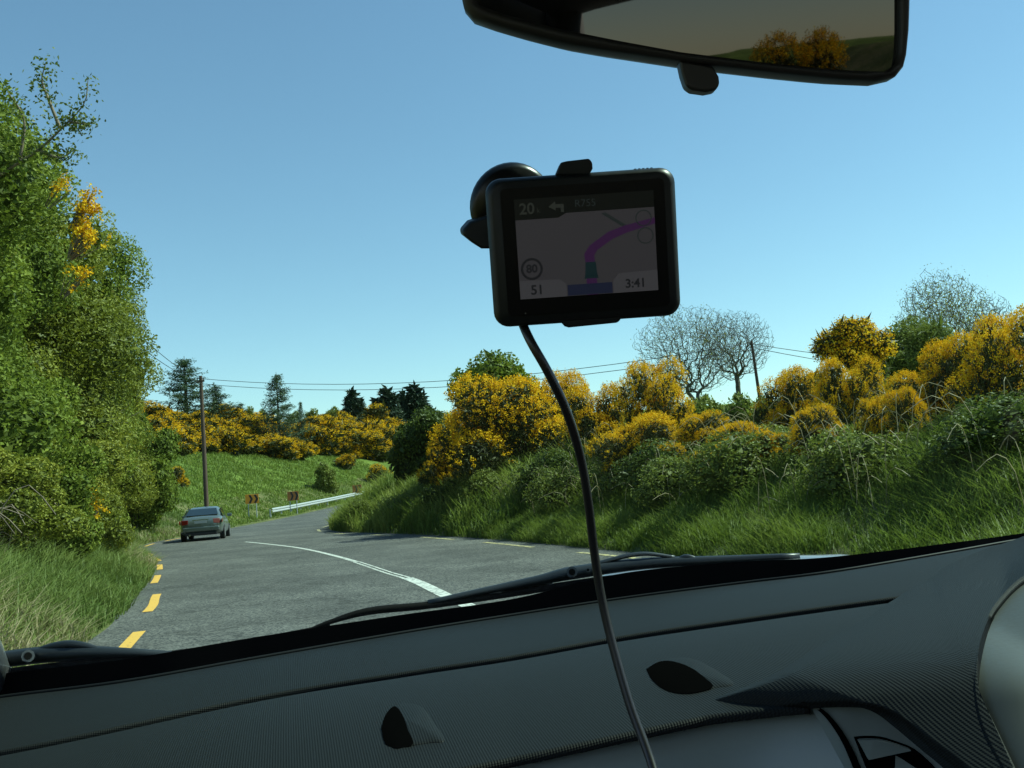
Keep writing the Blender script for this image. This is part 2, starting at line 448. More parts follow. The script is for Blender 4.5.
# ---------------------------------------------------------------- foliage generators (numpy)
def unit(v): return v / np.maximum(np.linalg.norm(v, axis=1), 1e-9)[:, None]
def leaves(Pn, out, length, width, mixn=.8):
    """diamond leaves at Pn, facing roughly outwards"""
    n = len(Pn)
    nr = unit(out * mixn + rng.normal(size=(n, 3)) * .6)
    u = unit(np.cross(nr, rng.normal(size=(n, 3)))); v = np.cross(nr, u)
    L = (length * rng.uniform(.6, 1.3, n))[:, None]; W = (width * rng.uniform(.7, 1.2, n))[:, None]
    a = Pn; b = Pn + u * L * .45 + v * W * .5 + nr * L * .05; c = Pn + u * L - nr * L * .12; d = Pn + u * L * .45 - v * W * .5 + nr * L * .05
    V = np.stack([a, b, c, d], 1).reshape(-1, 3)
    F = np.arange(4 * n).reshape(n, 4)
    return V, F
def lobes_pts(lobes, n, rmin=.8, rmax=1.05, keep=.72, updown=None):
    """points near the surface of a union of ellipsoids"""
    C = np.array([l[:3] for l in lobes], float); Rr = np.array([l[3:6] for l in lobes], float)
    area = Rr.prod(1) ** (2 / 3)
    out_p, out_n = [], []
    got = 0
    while got < n:
        k = rng.choice(len(lobes), 2 * n, p=area / area.sum())
        d = unit(rng.normal(size=(2 * n, 3)))
        rr = rng.uniform(rmin, rmax, 2 * n)[:, None]
        p = C[k] + d * Rr[k] * rr
        ok = np.ones(2 * n, bool)
        for j in range(len(lobes)):
            q = np.linalg.norm((p - C[j]) / Rr[j], axis=1)
            ok &= (q > keep) | (k == j)
        out_p.append(p[ok]); out_n.append(unit(d[ok] / Rr[k][ok])); got += ok.sum()
    return np.vstack(out_p)[:n], np.vstack(out_n)[:n]
def n3(p, s, seed=0):
    return (vnoise(p[:, 0] * s + p[:, 2] * s * .7, p[:, 1] * s - p[:, 2] * s * .6, seed) + vnoise(p[:, 2] * s * 1.1 + 7, p[:, 0] * s * .8 + p[:, 1] * s * .5, seed + 1)) / 2
def make_lobes(n, rad, height, base=.0, lr=.42, squash=.85, flat=.5, rough=0):
    L = []
    for i in range(n):
        z = base + (height - base) * (.18 + .72 * (i + .5) / n) 
        f = math.sqrt(max(.08, 1 - ((z - base) / (height - base) * 1.0 - flat * .7) ** 2 * 1.6))
        a = i * 2.399 + rng.uniform(-.5, .5); rr = rad * f * rng.uniform(.35, .72 + .2 * rough)
        r = rad * lr * rng.uniform(.8 - .3 * rough, 1.25 + .1 * rough)
        L.append((rr * math.cos(a), rr * math.sin(a), z, r, r, r * squash))
    L.append((0, 0, base + (height - base) * (.5 - .12 * rough), rad * .6, rad * .6, (height - base) * (.44 - .1 * rough)))
    return L
def foliage_mesh(name, lobes, n, ll, lw, mat, tseed=0, inner=.12, tilt=.8):
    p1, n1_ = lobes_pts(lobes, n)
    jit = n3(p1, 2.2, tseed)
    p1 = p1 + n1_ * ((jit - .5) * .5 * np.array([l[3] for l in lobes]).mean())[:, None]
    V1, F1 = leaves(p1, n1_, ll, lw, tilt)
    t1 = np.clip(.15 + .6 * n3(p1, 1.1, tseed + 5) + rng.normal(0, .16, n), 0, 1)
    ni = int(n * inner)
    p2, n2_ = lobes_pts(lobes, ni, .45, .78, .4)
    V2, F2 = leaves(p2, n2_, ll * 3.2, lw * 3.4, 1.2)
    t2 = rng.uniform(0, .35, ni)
    return mesh_np(name, np.vstack([V1, V2]), np.vstack([F1, F2 + len(V1)]), mat, np.repeat(np.concatenate([t1, t2]), 4))

def segs_mesh(name, segs, mat, k=4):
    """tapered prisms from (p0,p1,r0,r1) rows"""
    A = np.array([s[0] for s in segs]); B = np.array([s[1] for s in segs]); r0 = np.array([s[2] for s in segs]); r1 = np.array([s[3] for s in segs])
    d = unit(B - A); h = np.where(np.abs(d[:, 2:3]) < .9, [[0, 0, 1.]], [[1., 0, 0]])
    u = unit(np.cross(d, h)); v = np.cross(d, u)
    V = []
    for e, r in ((A, r0), (B, r1)):
        for j in range(k):
            c, s = math.cos(2 * math.pi * j / k), math.sin(2 * math.pi * j / k)
            V.append(e + (u * c + v * s) * r[:, None])
    V = np.stack(V, 1).reshape(-1, 3); n = len(segs); base = np.arange(n)[:, None] * (2 * k)
    F = np.concatenate([base + np.array([[j, (j + 1) % k, k + (j + 1) % k, k + j]]) for j in range(k)])
    return mesh_np(name, V, F, mat, smooth=True)
def branch(segs, p, d, length, r, depth, maxd, spread=.6, up=.12, nseg=4, kids=(2, 4), curl=.16, tips=None):
    q = np.array(p, float); d = np.array(d, float)
    for i in range(nseg):
        d = d + rng.normal(size=3) * curl; d[2] += up * .5; d /= np.linalg.norm(d)
        ra = r * (1 - .5 * i / nseg); rb = r * (1 - .5 * (i + 1) / nseg)
        q2 = q + d * length / nseg
        segs.append((q.copy(), q2.copy(), ra, rb)); q = q2
        if depth < maxd and i >= 1 and i < nseg - 1 and rng.random() < .75:
            dd = d + rng.normal(size=3) * spread * 1.2; dd /= np.linalg.norm(dd)
            branch(segs, q, dd, length * rng.uniform(.5, .72), rb * .62, depth + 1, maxd, spread, up, nseg, kids, curl, tips)
    if depth < maxd:
        for _ in range(rng.integers(*kids)):
            dd = d + rng.normal(size=3) * spread; dd[2] += up; dd /= np.linalg.norm(dd)
            branch(segs, q, dd, length * rng.uniform(.6, .8), max(r * .42, .005), depth + 1, maxd, spread, up, nseg, kids, curl, tips)
    elif tips is not None:
        tips.append(q.copy())

def copy_tree(o, parent=None):
    c = o.copy(); COL.objects.link(c); c.parent = parent
    for ch in o.children: copy_tree(ch, c)
    return c
HOLD = []
def proto(name, parts):
    """thing with parts given as (name, mesh)"""
    e = bpy.data.objects.new(name, None); link(e)
    for pn, me in parts: mesh_obj(pn, me, e)
    e['fresh'] = 1
    return e
def put(pr, loc, rz, scale, label, cat, group=None, name=None):
    if pr.get('fresh'):
        del pr['fresh']; o = pr
    else: o = copy_tree(pr)
    o.location = loc; o.rotation_euler = (0, 0, rz)
    o.scale = scale if hasattr(scale, '__len__') else (scale,) * 3
    for k in ('label', 'category', 'group'):
        if k in o: del o[k]
    tag(o, label, cat, group)
    return o

# ---- gorse bushes: spiny green foliage with yellow blossom clusters, unit height 3, radius ~2
def gorse_proto(seed, h=3.0, rad=1.9, nl=9, cover=.5, nfol=13000, ncl=1900, fsz=.038):
    L = make_lobes(nl, rad, h, base=-.1, lr=.33, squash=.9, rough=1)
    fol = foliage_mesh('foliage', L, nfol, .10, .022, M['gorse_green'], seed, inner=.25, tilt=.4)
    p, n_ = lobes_pts(L, ncl * 3, .93, 1.12, .8)
    msk = .75 * n3(p, 2.8, seed + 3) + .16 * n_[:, 2] + .22 * (p[:, 2] / h) + rng.uniform(0, .42, len(p))
    th = np.quantile(msk, 1 - cover * .6)
    p, n_ = p[msk > th][:ncl], n_[msk > th][:ncl]
    k = 13
    pp = np.repeat(p, k, 0); nn = np.repeat(n_, k, 0)
    axd = unit(nn + [0, 0, .7] + np.repeat(rng.normal(size=p.shape) * .5, k, 0))
    pp = pp + axd * rng.uniform(0, .22, len(pp))[:, None] + rng.normal(size=pp.shape) * .03
    V, F = leaves(pp, unit(pp - np.repeat(p, k, 0)), fsz * 1.25, fsz * 1.3, .6)
    tn = np.clip(.5 + rng.normal(0, .2, len(pp)), 0, 1)
    fl = mesh_np('blossom', V, F, M['gorse_flower'], np.repeat(tn, 4))
    sg = []
    for i in range(6):
        a = i * 1.05; branch(sg, (0, 0, -.2), (math.cos(a) * .5, math.sin(a) * .5, 1), h * .3, .03, 0, 2, kids=(2, 3))
    st = segs_mesh('stem', sg, M['twig'], 3)
    return proto('gorse_bush', [('foliage', fol), ('blossom', fl), ('stem', st)])
GP = [gorse_proto(11, nl=22, cover=.5), gorse_proto(23, nl=16, cover=.48), gorse_proto(37, nl=18, cover=.42), gorse_proto(49, nl=15, cover=.34)]

def place(px, pytop, d):
    """ground point at column px and depth d, and height a thing there needs to reach image row pytop"""
    top = P(px, pytop, d)
    z0 = H(top.x, top.y)
    return Vector((top.x, top.y, z0 - .08)), top.z - z0 + .08
GG = 'gorse bushes in flower on the roadside bank'
for i, (px, d, py, wpx, k, lab) in enumerate([
    (498, 32, 388, 140, 0, 'broad gorse bush thick with yellow blossom, behind the upper end of the black cable'),
    (594, 27.5, 398, 80, 1, 'low yellow gorse bush just right of the hanging black cable'),
    (652, 25, 370, 80, 0, 'tall rounded gorse bush with yellow crown, left of the bare trees'),
    (445, 35, 446, 54, 1, 'small sparse gorse bush at the left foot of the broad one'),
    (556, 33, 388, 66, 2, 'gorse bush peeping over the crest behind the sat nav cable'),
    (700, 21, 418, 70, 3, 'thinly flowering brown gorse bush below the bare trees'),
    (745, 19, 428, 72, 2, 'gorse bush with scattered blossom under the short leaning pole'),
    (790, 21, 380, 76, 1, 'gorse bush right of the short leaning pole with blossom on its top'),
    (842, 19, 366, 70, 0, 'conical gorse bush standing beneath the tall gorse on bare stem'),
    (815, 16, 412, 70, 3, 'low half green gorse bush on the bank edge below the conical one'),
    (922, 16, 380, 80, 1, 'gorse bush in front of the willow scrub with brambles before it'),
    (962, 15.5, 352, 84, 2, 'gorse bush between the willow scrub and the frame-edge gorse'),
    (1016, 13.5, 322, 120, 0, 'biggest gorse bush at the right end of the bank, full of blossom'),
    (722, 18, 446, 60, 2, 'small gorse bush low on the bank beneath the bare trees'),
    (768, 17, 436, 54, 1, 'small gorse bush low on the bank under the leaning pole'),
    (873, 15, 404, 46, 3, 'half dead gorse bush low between the conical gorse and the willow scrub'),
    (905, 14.5, 398, 44, 2, 'small gorse bush with brambles, below the willow scrub'),
    (672, 20, 448, 46, 3, 'tiny gorse bush under the dull one'),
    (640, 22, 425, 90, 2, 'dull gorse bush under the tall rounded one, blossom thin')]):
    loc, h = place(px, py, d)
    r = wpx / 2 / FPX * d
    put(GP[k], loc, i * 1.3, (r / 1.95, r / 1.95, h / 2.95), lab, 'gorse bush', GG)
# gorse on a bare stem (standing above the rest)
loc, h = place(850, 318, 20)
L = [(.05, 0, h - .42, .36, .36, .26), (-.42, .1, h - .5, .26, .3, .2), (.42, -.1, h - .62, .28, .3, .2), (.18, .1, h - .24, .22, .25, .18), (-.18, -.1, h - .26, .2, .2, .16), (-.2, -.2, h - .8, .24, .26, .17), (.3, .1, h - .95, .18, .2, .14), (.58, 0, h - .5, .15, .16, .13), (-.62, 0, h - .62, .14, .15, .12)]
fol = foliage_mesh('foliage', L, 3600, .09, .02, M['gorse_green'], 5, inner=.2, tilt=.4)
p, n_ = lobes_pts(L, 700, .95, 1.1, .8)
p = p + n_ * rng.uniform(-.03, .1, (700, 1)); pp = np.repeat(p, 10, 0) + rng.normal(size=(7000, 3)) * .04
V, F = leaves(pp, np.repeat(n_, 10, 0), .045, .04)
sg = []
branch(sg, (0, 0, 0), (.05, 0, 1), h * .36, .06, 0, 2, spread=.45, up=.3)
o = proto('gorse_bush', [('foliage', fol), ('blossom', mesh_np('blossom', V, F, M['gorse_flower'], np.repeat(rng.uniform(.1, .9, 7000), 4))), ('stem', segs_mesh('stem', sg, M['twig'], 4))])
put(o, loc, 0, 1, 'tall leggy gorse whose round flowering crown stands clear on a bare stem', 'gorse bush', GG)

# far gorse band on the hillside: one shared mesh pair, many copies
far_pr = []
for s_ in (61, 73, 85):
    L = make_lobes(6, 1.9, 2.6, base=-.2, lr=.45)
    fol = foliage_mesh('foliage', L, 1500, .3, .1, M['gorse_green'], s_, inner=.2, tilt=.5)
    p, n_ = lobes_pts(L, 1500, .97, 1.12, .85)
    msk = n3(p, 1.2, s_) + .25 * n_[:, 2]; p = p[msk > np.quantile(msk, .45)]; k = 5
    pp = np.repeat(p, k, 0) + rng.normal(size=(len(p) * k, 3)) * .09
    V, F = leaves(pp, np.tile([[0, 0, 1.]], (len(pp), 1)), .1, .09, .4)
    fl = mesh_np('blossom', V, F, M['gorse_flower'], np.repeat(np.clip(.45 + rng.normal(0, .22, len(pp)), 0, 1), 4))
    far_pr.append(proto('gorse_bush', [('foliage', fol), ('blossom', fl)]))
def ground_hit(px, py, dmin=45, dmax=400):
    """walk along the view ray until it meets the terrain"""
    d = np.linspace(dmin, dmax, 700); r = ray(px, py)
    X = CAM.x + r.x * d; Y = CAM.y + r.y * d; Z = CAM.z + r.z * d
    g = HT(X, Y); k = np.argmax(g > Z)
    return (X[k], Y[k], g[k], d[k]) if g[k] > Z[k] else None
FG = 'far gorse bushes in the flowering band across the hillside'
cnt = 0
for px in range(128, 450, 7):
    for row, (yt, yb) in enumerate([(446, 454), (434, 440), (424, 430), (414, 420)]):
        if rng.random() < .1: continue
        x0 = px + rng.uniform(-6, 6)
        off = -2 if px < 170 else (6 if px > 250 else 0)
        if row == 3 and px > 190: continue
        if row == 2 and px > 330 and rng.random() < .6: continue
        if row == 2 and 262 < px < 310: continue
        g = ground_hit(x0, rng.uniform(yt, yb) + off)
        if not g: continue
        cnt += 1
        sx = rng.uniform(.8, 1.25) * g[3] / 100
        put(far_pr[cnt % 3], (g[0], g[1], g[2] - .2), rng.uniform(0, 6), (sx, sx, sx * rng.uniform(.5, .85)), 'yellow flowering gorse bush in the dense band on the far hillside', 'gorse bush', FG)
for (px, py, hp, lab) in [(348, 470, 14, 'narrow yellow gorse shrub alone on the green slope'),
                  (176, 486, 16, 'lone yellow sprig of gorse on the slope beside the utility pole'), (382, 486, 18, 'low yellow gorse tuft behind the brown signs')]:
    g = ground_hit(px, py)
    if g: put(far_pr[cnt % 3], (g[0], g[1], g[2] - .1), px, hp / 2.5 / 1000 * g[3], lab, 'gorse bush'); cnt += 1

# ---- left hedge: leafy trees and shrubs
def tree_proto(name, seed, h, rad, n, ll, lw, mat, nl=12, base=.5, trunk=True, lr=.36, inner=.12, bark='bark', flat=.5):
    L = make_lobes(nl, rad, h, base, lr=lr, flat=flat)
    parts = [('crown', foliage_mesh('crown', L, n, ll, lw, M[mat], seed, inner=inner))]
    sg = []
    branch(sg, (0, 0, -.3), (.03, .02, 1), h * .27, .09 * rad ** .5, 0, 3, spread=.5, up=.15)
    parts.append(('trunk', segs_mesh('trunk', sg, M[bark], 5)))
    return proto(name, parts)
LT = [tree_proto('hedge_tree', 101, 8, 2.8, 52000, .085, .055, 'leaf', nl=20, base=-.3),
      tree_proto('hedge_tree', 113, 8, 2.8, 52000, .09, .05, 'leaf_yel', nl=22, base=-.3),
      tree_proto('hedge_tree', 127, 8, 2.8, 50000, .085, .058, 'leaf', nl=18, base=-.3)]
for i, (x, y, h, r, k, lab) in enumerate([
    (-10.5, 16.7, 8.4, 3.4, 0, 'tallest near hedge tree, ivy green, with a bare sprig reaching out at its top'),
    (-12.4, 21, 9.1, 3.2, 2, 'dark leafy hedge tree second along the left verge, gorse hanging from it'),
    (-13.0, 26, 9.0, 3.4, 1, 'yellow green hedge tree in the middle of the left row'),
    (-14.7, 31, 9.2, 3.4, 0, 'mid green hedge tree fourth along the left verge'),
    (-16.5, 36.3, 9.0, 3.5, 1, 'bright young-leaved hedge tree leaning furthest out over the road'),
    (-17.9, 41.5, 6.3, 2.5, 2, 'lower hedge tree behind the one that leans over the road'),
    (-19.2, 46.5, 5.8, 2.3, 1, 'hedge tree just before the last dark shrub'),
    (-14.0, 18.0, 9.4, 3.3, 1, 'hedge tree set back behind the tallest near one')]):
    z = H(x, y)
    put(LT[k], (x, y, z), i * 1.7, (r / 2.8, r / 2.8, h / 8), lab, 'tree', 'leafy trees along the left verge')
SH = [tree_proto('hedge_shrub', 141, 3.2, 1.7, 11000, .10, .055, 'leaf_yel', nl=10, base=-.3, bark='twig'),
      tree_proto('hedge_shrub', 153, 3.2, 1.7, 11000, .10, .065, 'leaf', nl=10, base=-.3, bark='twig'),
      tree_proto('hedge_shrub', 167, 3.2, 1.7, 10000, .10, .06, 'leaf_dark', nl=9, base=-.3, bark='twig')]
for i, (x, y, h, r, k, lab) in enumerate([
    (-8.9, 14.2, 2.8, 1.6, 1, 'shrub at the near foot of the hedge behind the long verge grass'),
    (-9.9, 18.6, 3.0, 1.6, 1, 'broad shrub at the foot of the near hedge trees'),
    (-11.0, 22.0, 3.2, 1.6, 1, 'shrub with a yellow gorse sprig poking from its front'),
    (-12.3, 26.0, 3.3, 1.6, 0, 'pale yellow-green shrub at mid hedge'),
    (-13.6, 30.0, 3.2, 1.5, 0, 'pale shrub touching the verge before the road bends'),
    (-14.9, 34.0, 3.6, 1.5, 1, 'rounded shrub close to the road before the dark one'),
    (-16.6, 39.0, 4.2, 1.6, 1, 'upright shrub beneath the leaning hedge tree'),
    (-7.7, 14.9, 1.7, 1.1, 0, 'low shrub in the verge grass nearest the camera on the left'),
    (-8.2, 17.4, 2.1, 1.2, 1, 'low shrub just beyond the nearest low one'),
    (-9.2, 20.6, 2.5, 1.2, 0, 'low pale shrub at the edge of the verge grass'),
    (-18.6, 48.5, 5.9, 2.4, 1, 'large dark green shrub at the hedge end, left of the silver car')]):
    z = H(x, y)
    put(SH[k], (x, y, z - .1), i * 2.1, (r / 1.7, r / 1.7, h / 3.2), lab, 'shrub', 'shrubs at the foot of the left hedge')
# leafy sprig reaching out of the top of the near tree
sg = []; tips = []
a0 = P(22, 150, 15.5); mid = P(58, 120, 15.5); e1 = P(78, 100, 15.5); e2 = P(42, 72, 15.5)
def poly(sg, pts, r0, r1):
    c = curve_pts([tuple(p) for p in pts], 12)
    for i in range(11): sg.append((c[i], c[i + 1], r0 + (r1 - r0) * i / 11, r0 + (r1 - r0) * (i + 1) / 11))
    return c
ps = []
for pts in ([P(0, 175, 15.7), P(38, 150, 15.5), P(62, 128, 15.5), P(84, 104, 15.4), P(88, 80, 15.4)], [P(60, 128, 15.5), P(48, 98, 15.5), P(42, 80, 15.5), P(46, 62, 15.5)],
            [P(70, 122, 15.4), P(86, 124, 15.4)], [P(20, 160, 15.6), P(24, 120, 15.6), P(8, 92, 15.6)], [P(38, 150, 15.5), P(60, 158, 15.5), P(74, 150, 15.4)]):
    ps.append(poly(sg, pts, .03, .006))
ps = np.vstack(ps); pp = np.repeat(ps, 20, 0) + rng.normal(size=(len(ps) * 20, 3)) * .095
V, F = leaves(pp, unit(rng.normal(size=pp.shape)), .07, .04, .2)
base = Vector(ps[0]); 
e = empty('hawthorn_sprig', base)
tag(e, 'twiggy hawthorn sprig sticking up from the near hedge against the sky', 'branch')
mesh_obj('leaves', mesh_np('leaves', V - np.array(base), F, M['leaf_dark'], np.repeat(rng.uniform(.2, 1, len(pp)), 4)), e)
mesh_obj('twig', segs_mesh('twig', [(a - np.array(base), b - np.array(base), c, d) for a, b, c, d in sg], M['twig'], 4), e)
# gorse sprigs in the left hedge
for (px, py, d, n, lab) in [(88, 206, 15.9, 36, 'upper orange-yellow gorse spray on the sky edge of the left hedge'), (86, 236, 15.9, 34, 'gorse spray hanging just under the upper one on the left hedge'),
                       (80, 274, 15.9, 14, 'small gorse spray lowest on the sky edge of the left hedge'), (62, 185, 16, 9, 'faded gorse spray near the top of the left hedge'),
                       (86, 492, 20, 22, 'little gorse spray low down in the left hedge shrubs'), (95, 508, 20, 16, 'gorse spray nearest the verge grass under the left hedge')]:
    c = P(px, py, d); q = np.array(rng.normal(size=(n, 3)) * [.075, .1, .1])
    k = 16; ax_ = unit(rng.normal(size=(n, 3)) + [0, -.3, .5]); pp = np.repeat(q, k, 0) + np.repeat(ax_, k, 0) * rng.uniform(0, .2, (n * k, 1)) + rng.normal(size=(n * k, 3)) * .025
    V, F = leaves(pp, unit(rng.normal(size=pp.shape)), .045, .04, .5)
    e = empty('gorse_spray', c); tag(e, lab, 'gorse spray', 'gorse sprays in the left hedge')
    mesh_obj('blossom', mesh_np('blossom', V, F, M['gorse_flower'], np.repeat(rng.uniform(.1, .9, len(pp)), 4)), e)
    sg = [(q_ * .3 + np.array([-.3, .1, -.3]), q_, .008, .005) for q_ in q]
    mesh_obj('stem', segs_mesh('stem', sg, M['twig'], 3), e)

# ---- right side: leafy trees, bare trees, willow scrub
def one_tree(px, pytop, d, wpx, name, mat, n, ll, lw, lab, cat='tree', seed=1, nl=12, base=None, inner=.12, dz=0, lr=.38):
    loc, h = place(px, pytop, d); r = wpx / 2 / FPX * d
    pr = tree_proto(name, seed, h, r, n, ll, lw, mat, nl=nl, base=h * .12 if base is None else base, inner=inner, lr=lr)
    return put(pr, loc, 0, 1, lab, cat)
one_tree(492, 356, 37, 112, 'broadleaf_tree', 'leaf', 9000, .16, .1, 'round green tree rising behind the broad gorse bush left of the cable', seed=201)
one_tree(420, 412, 42, 74, 'dark_shrub', 'leaf_dark', 9000, .16, .09, 'dark green shrub on the inside of the bend left of the gorse', 'shrub', 205, base=0)
one_tree(905, 320, 24, 100, 'willow_shrub', 'leaf_grey', 14000, .1, .03, 'grey green willow scrub at the foot of the budding tree', 'shrub', 209, base=0)
one_tree(868, 335, 23, 50, 'willow_shrub', 'leaf_grey', 7000, .1, .03, 'narrow willow scrub behind the leggy gorse stem', 'shrub', 211, base=0)
one_tree(975, 335, 26, 80, 'willow_shrub', 'leaf_grey', 8000, .1, .03, 'sparse willow scrub right of the budding tree trunk', 'shrub', 213, base=0)
one_tree(812, 376, 24, 70, 'elder_shrub', 'leaf_dark', 6000, .1, .06, 'low bluish green elder left of the leggy gorse', 'shrub', 215, base=0)

def grow_tree(r_, h, rw, rz, n, trunk_frac=.3, lean=0.0, forks=3):
    """round crown: twigs grown outwards to points spread through an ellipsoid"""
    cz = h - rz
    nodes = [np.array([lean * z_, 0, z_]) for z_ in np.linspace(-.2, max(.6, (cz - rz) * .9), 7)]
    par = [-1] + list(range(6)); path = list(np.linspace(0, 1, 7) * h * .2)
    d = unit(r_.normal(size=(n, 3))); rr = r_.uniform(.15, 1, n) ** .55
    q = d * rr[:, None] * [rw, rw, rz]; lump = .82 + .3 * n3(d * 2 + 9, 1.3, 3); q *= lump[:, None]; q += [lean * cz, 0, cz]
    q = q[np.argsort(np.linalg.norm(q - nodes[-1], axis=1))]
    NA = np.zeros((n * 4 + 20, 3)); PA = np.zeros(n * 4 + 20); k = 7; NA[:7] = nodes; PA[:7] = path
    for p in q:
        dv = np.linalg.norm(NA[:k] - p, axis=1)
        # prefer parents lower than and inside the point, so that boughs rise outwards
        cost = dv + .22 * PA[:k] + .6 * np.maximum(0, NA[:k, 2] - p[2])
        cost[:3] += 9
        b = int(cost.argmin()); L_ = dv[b]
        steps = max(1, min(3, int(L_ / (rw * .1)))); prev = b; a = NA[b].copy()
        for s_ in range(1, steps + 1):
            f = s_ / steps; w_ = a * (1 - f) + p * f + np.array([0, 0, -.12 * L_ * math.sin(math.pi * f)]) + (r_.normal(size=3) * .05 * L_ if s_ < steps else 0)
            NA[k] = w_; PA[k] = PA[prev] + L_ / steps; par.append(prev); prev = k; k += 1
            if k >= len(NA) - 4: break
        if k >= len(NA) - 4: break
    cnt_ = np.zeros(k)
    for i_ in range(k - 1, 0, -1): cnt_[i_] += 1; cnt_[par[i_]] += cnt_[i_]
    rad = (np.maximum(cnt_, 1) / cnt_[1]) ** .5
    return [(NA[par[i_]].copy(), NA[i_].copy(), rad[max(par[i_], 1)] if cnt_[par[i_]] < cnt_[i_] * 2.2 else rad[i_] * 1.15, rad[i_]) for i_ in range(1, k)], NA[7:k]
def bare_tree(px, pytop, d, wpx, lab, seed, leafn=0, lean=0, ll=.07, n=1500, ratio=.42, tr=.2, tw=.009):
    r_ = np.random.default_rng(seed)
    loc, h = place(px, pytop, d)
    rw = wpx / 2 / FPX * d; rz = min(h * .46, rw * ratio * 2)
    sg, nd = grow_tree(r_, h, rw, rz, n, lean=lean)
    segs = [(a, b, max(r0 * tr, tw), max(r1 * tr, tw * .8)) for a, b, r0, r1 in sg]
    big = [x for x in segs if x[2] > tr * .14]; small = [x for x in segs if not x[2] > tr * .14]
    parts = [('trunk', segs_mesh('trunk', big, M['bark_pale'], 6)), ('twigs', segs_mesh('twigs', small, M['bark_pale'], 3))]
    if leafn:
        pk = nd[r_.integers(0, len(nd), leafn)] + r_.normal(size=(leafn, 3)) * .16
        V, F = leaves(pk, unit(rng.normal(size=pk.shape)), ll, ll * .6, .3)
        parts.append(('leaves', mesh_np('leaves', V, F, M['leaf_yel'], np.repeat(r_.uniform(.3, 1, leafn), 4))))
    return put(proto('bare_tree', parts), loc, 0, 1, lab, 'tree')
bare_tree(688, 303, 50, 112, 'bare spreading tree nearest the sat nav, boughs curving left', 31, lean=-.03, leafn=1800, ll=.08, n=5200, tr=.14, tw=.009)
bare_tree(730, 309, 52, 84, 'upright bare tree beside the short leaning pole', 37, n=4200, tr=.13, tw=.009)
bare_tree(938, 269, 36, 104, 'tall fine-twigged tree just coming into leaf on the right', 41, leafn=11000, ll=.06, n=7500, ratio=.7, tr=.13, tw=.009)
bare_tree(988, 292, 38, 56, 'smaller leafless tree behind the budding one', 43, n=3000, ratio=.8, tr=.1, tw=.008)
rng = np.random.default_rng(99)

# ---- conifers on the hill
def conifer_proto(seed):
    r_ = np.random.default_rng(seed); h = 10.0
    seg_, pos, outd = [], [], []
    seg_.append((np.array([0, 0, -.5]), np.array([0, 0, h * .5]), .16, .09)); seg_.append((np.array([0, 0, h * .5]), np.array([0, 0, h]), .09, .015))
    for k in range(26):
        z = 1.0 + (h - 1.3) * (k / 26) ** .93; ln_ = (h - z) * .30 + .3
        for j in range(5):
            a = r_.uniform(0, 6.28); L_ = ln_ * r_.uniform(.6, 1.2); dz = L_ * r_.uniform(-.05, .35)
            e = np.array([math.cos(a) * L_, math.sin(a) * L_, z + dz]); s0 = np.array([0, 0, z])
            m_ = (s0 + e) / 2 - [0, 0, .15 * L_]
            seg_ += [(s0, m_, .03, .02), (m_, e, .02, .008)]
            n = int(34 * L_) + 12
            f = r_.uniform(.15, 1, n)[:, None]
            q = np.where(f < .5, s0 + (m_ - s0) * f * 2, m_ + (e - m_) * (f * 2 - 1))
            q = q + r_.normal(size=(n, 3)) * [.13, .13, .07]
            pos.append(q); outd.append(np.tile(unit(np.array([[math.cos(a), math.sin(a), .6]])), (n, 1)))
    q = np.vstack(pos); V, F = leaves(q, np.vstack(outd), .26, .07, .3)
    return proto('spruce_tree', [('trunk', segs_mesh('trunk', seg_, M['bark'], 4)), ('crown', mesh_np('crown', V, F, M['needle'], np.repeat(r_.uniform(0, 1, len(q)), 4)))])
CP = conifer_proto(5); CP2 = conifer_proto(9)
def hill_tree(pr, px, pytop, pybase, wpx_ratio, lab, group, rz=0, d=None, cat='tree', hh=10.0, w0=5.6, wpx=None, basez=None):
    g = ground_hit(px, pybase)
    if g is None or (d and d > g[3]):
        d = d or 120
        top = P(px, pytop, d); z0 = H(top.x, top.y)
    else:
        d = g[3]; top = P(px, pytop, d); z0 = g[2]
    h = top.z - z0 + .3
    w_ = wpx / FPX * d / w0 if wpx else h / hh * wpx_ratio
    return put(pr, (top.x, top.y, z0 - .3), rz, (w_, w_, h / hh), lab, cat, group)
CG = 'spruce trees on the hilltop'
hill_tree(CP, 184, 356, 380, 1, 'tallest spruce on the hilltop just left of the utility pole', CG, 0, d=128, wpx=92)
hill_tree(CP2, 216, 384, 380, 1, 'thin spruce just right of the utility pole', CG, 1, d=128, wpx=56)
hill_tree(CP2, 276, 372, 380, 1, 'lone symmetrical spruce between the pole and the dark cypresses', CG, 2, d=128, wpx=60)
hill_tree(CP, 300, 400, 380, 1, 'tiny spruce tip beside the lone symmetrical spruce', CG, 3, d=130, wpx=20)
hill_tree(CP, 240, 402, 380, 1, 'small spruce tip right of the thin spruce', CG, 4, d=130, wpx=32)
hill_tree(CP, 133, 372, 380, 1, 'spruce half hidden at the edge of the left hedge', CG, 5, d=126, wpx=40)
def cyp(seed):
    L = [(0, 0, 2.2, 1.5, 1.5, 1.9), (.5, .2, 3.6, 1.0, 1.0, 1.3), (-.4, .1, 4.4, .75, .75, 1.1), (.1, -.3, 1.2, 1.6, 1.6, 1.2), (.05, 0, 5.3, .42, .42, .7)]
    sg = [(np.array([0, 0, -.4]), np.array([0, 0, 3.]), .15, .08)]
    return proto('cypress_tree', [('crown', foliage_mesh('crown', L, 4200, .28, .12, M['cypress'], seed, inner=.25)), ('trunk', segs_mesh('trunk', sg, M['bark'], 5))])
DY = cyp(3)
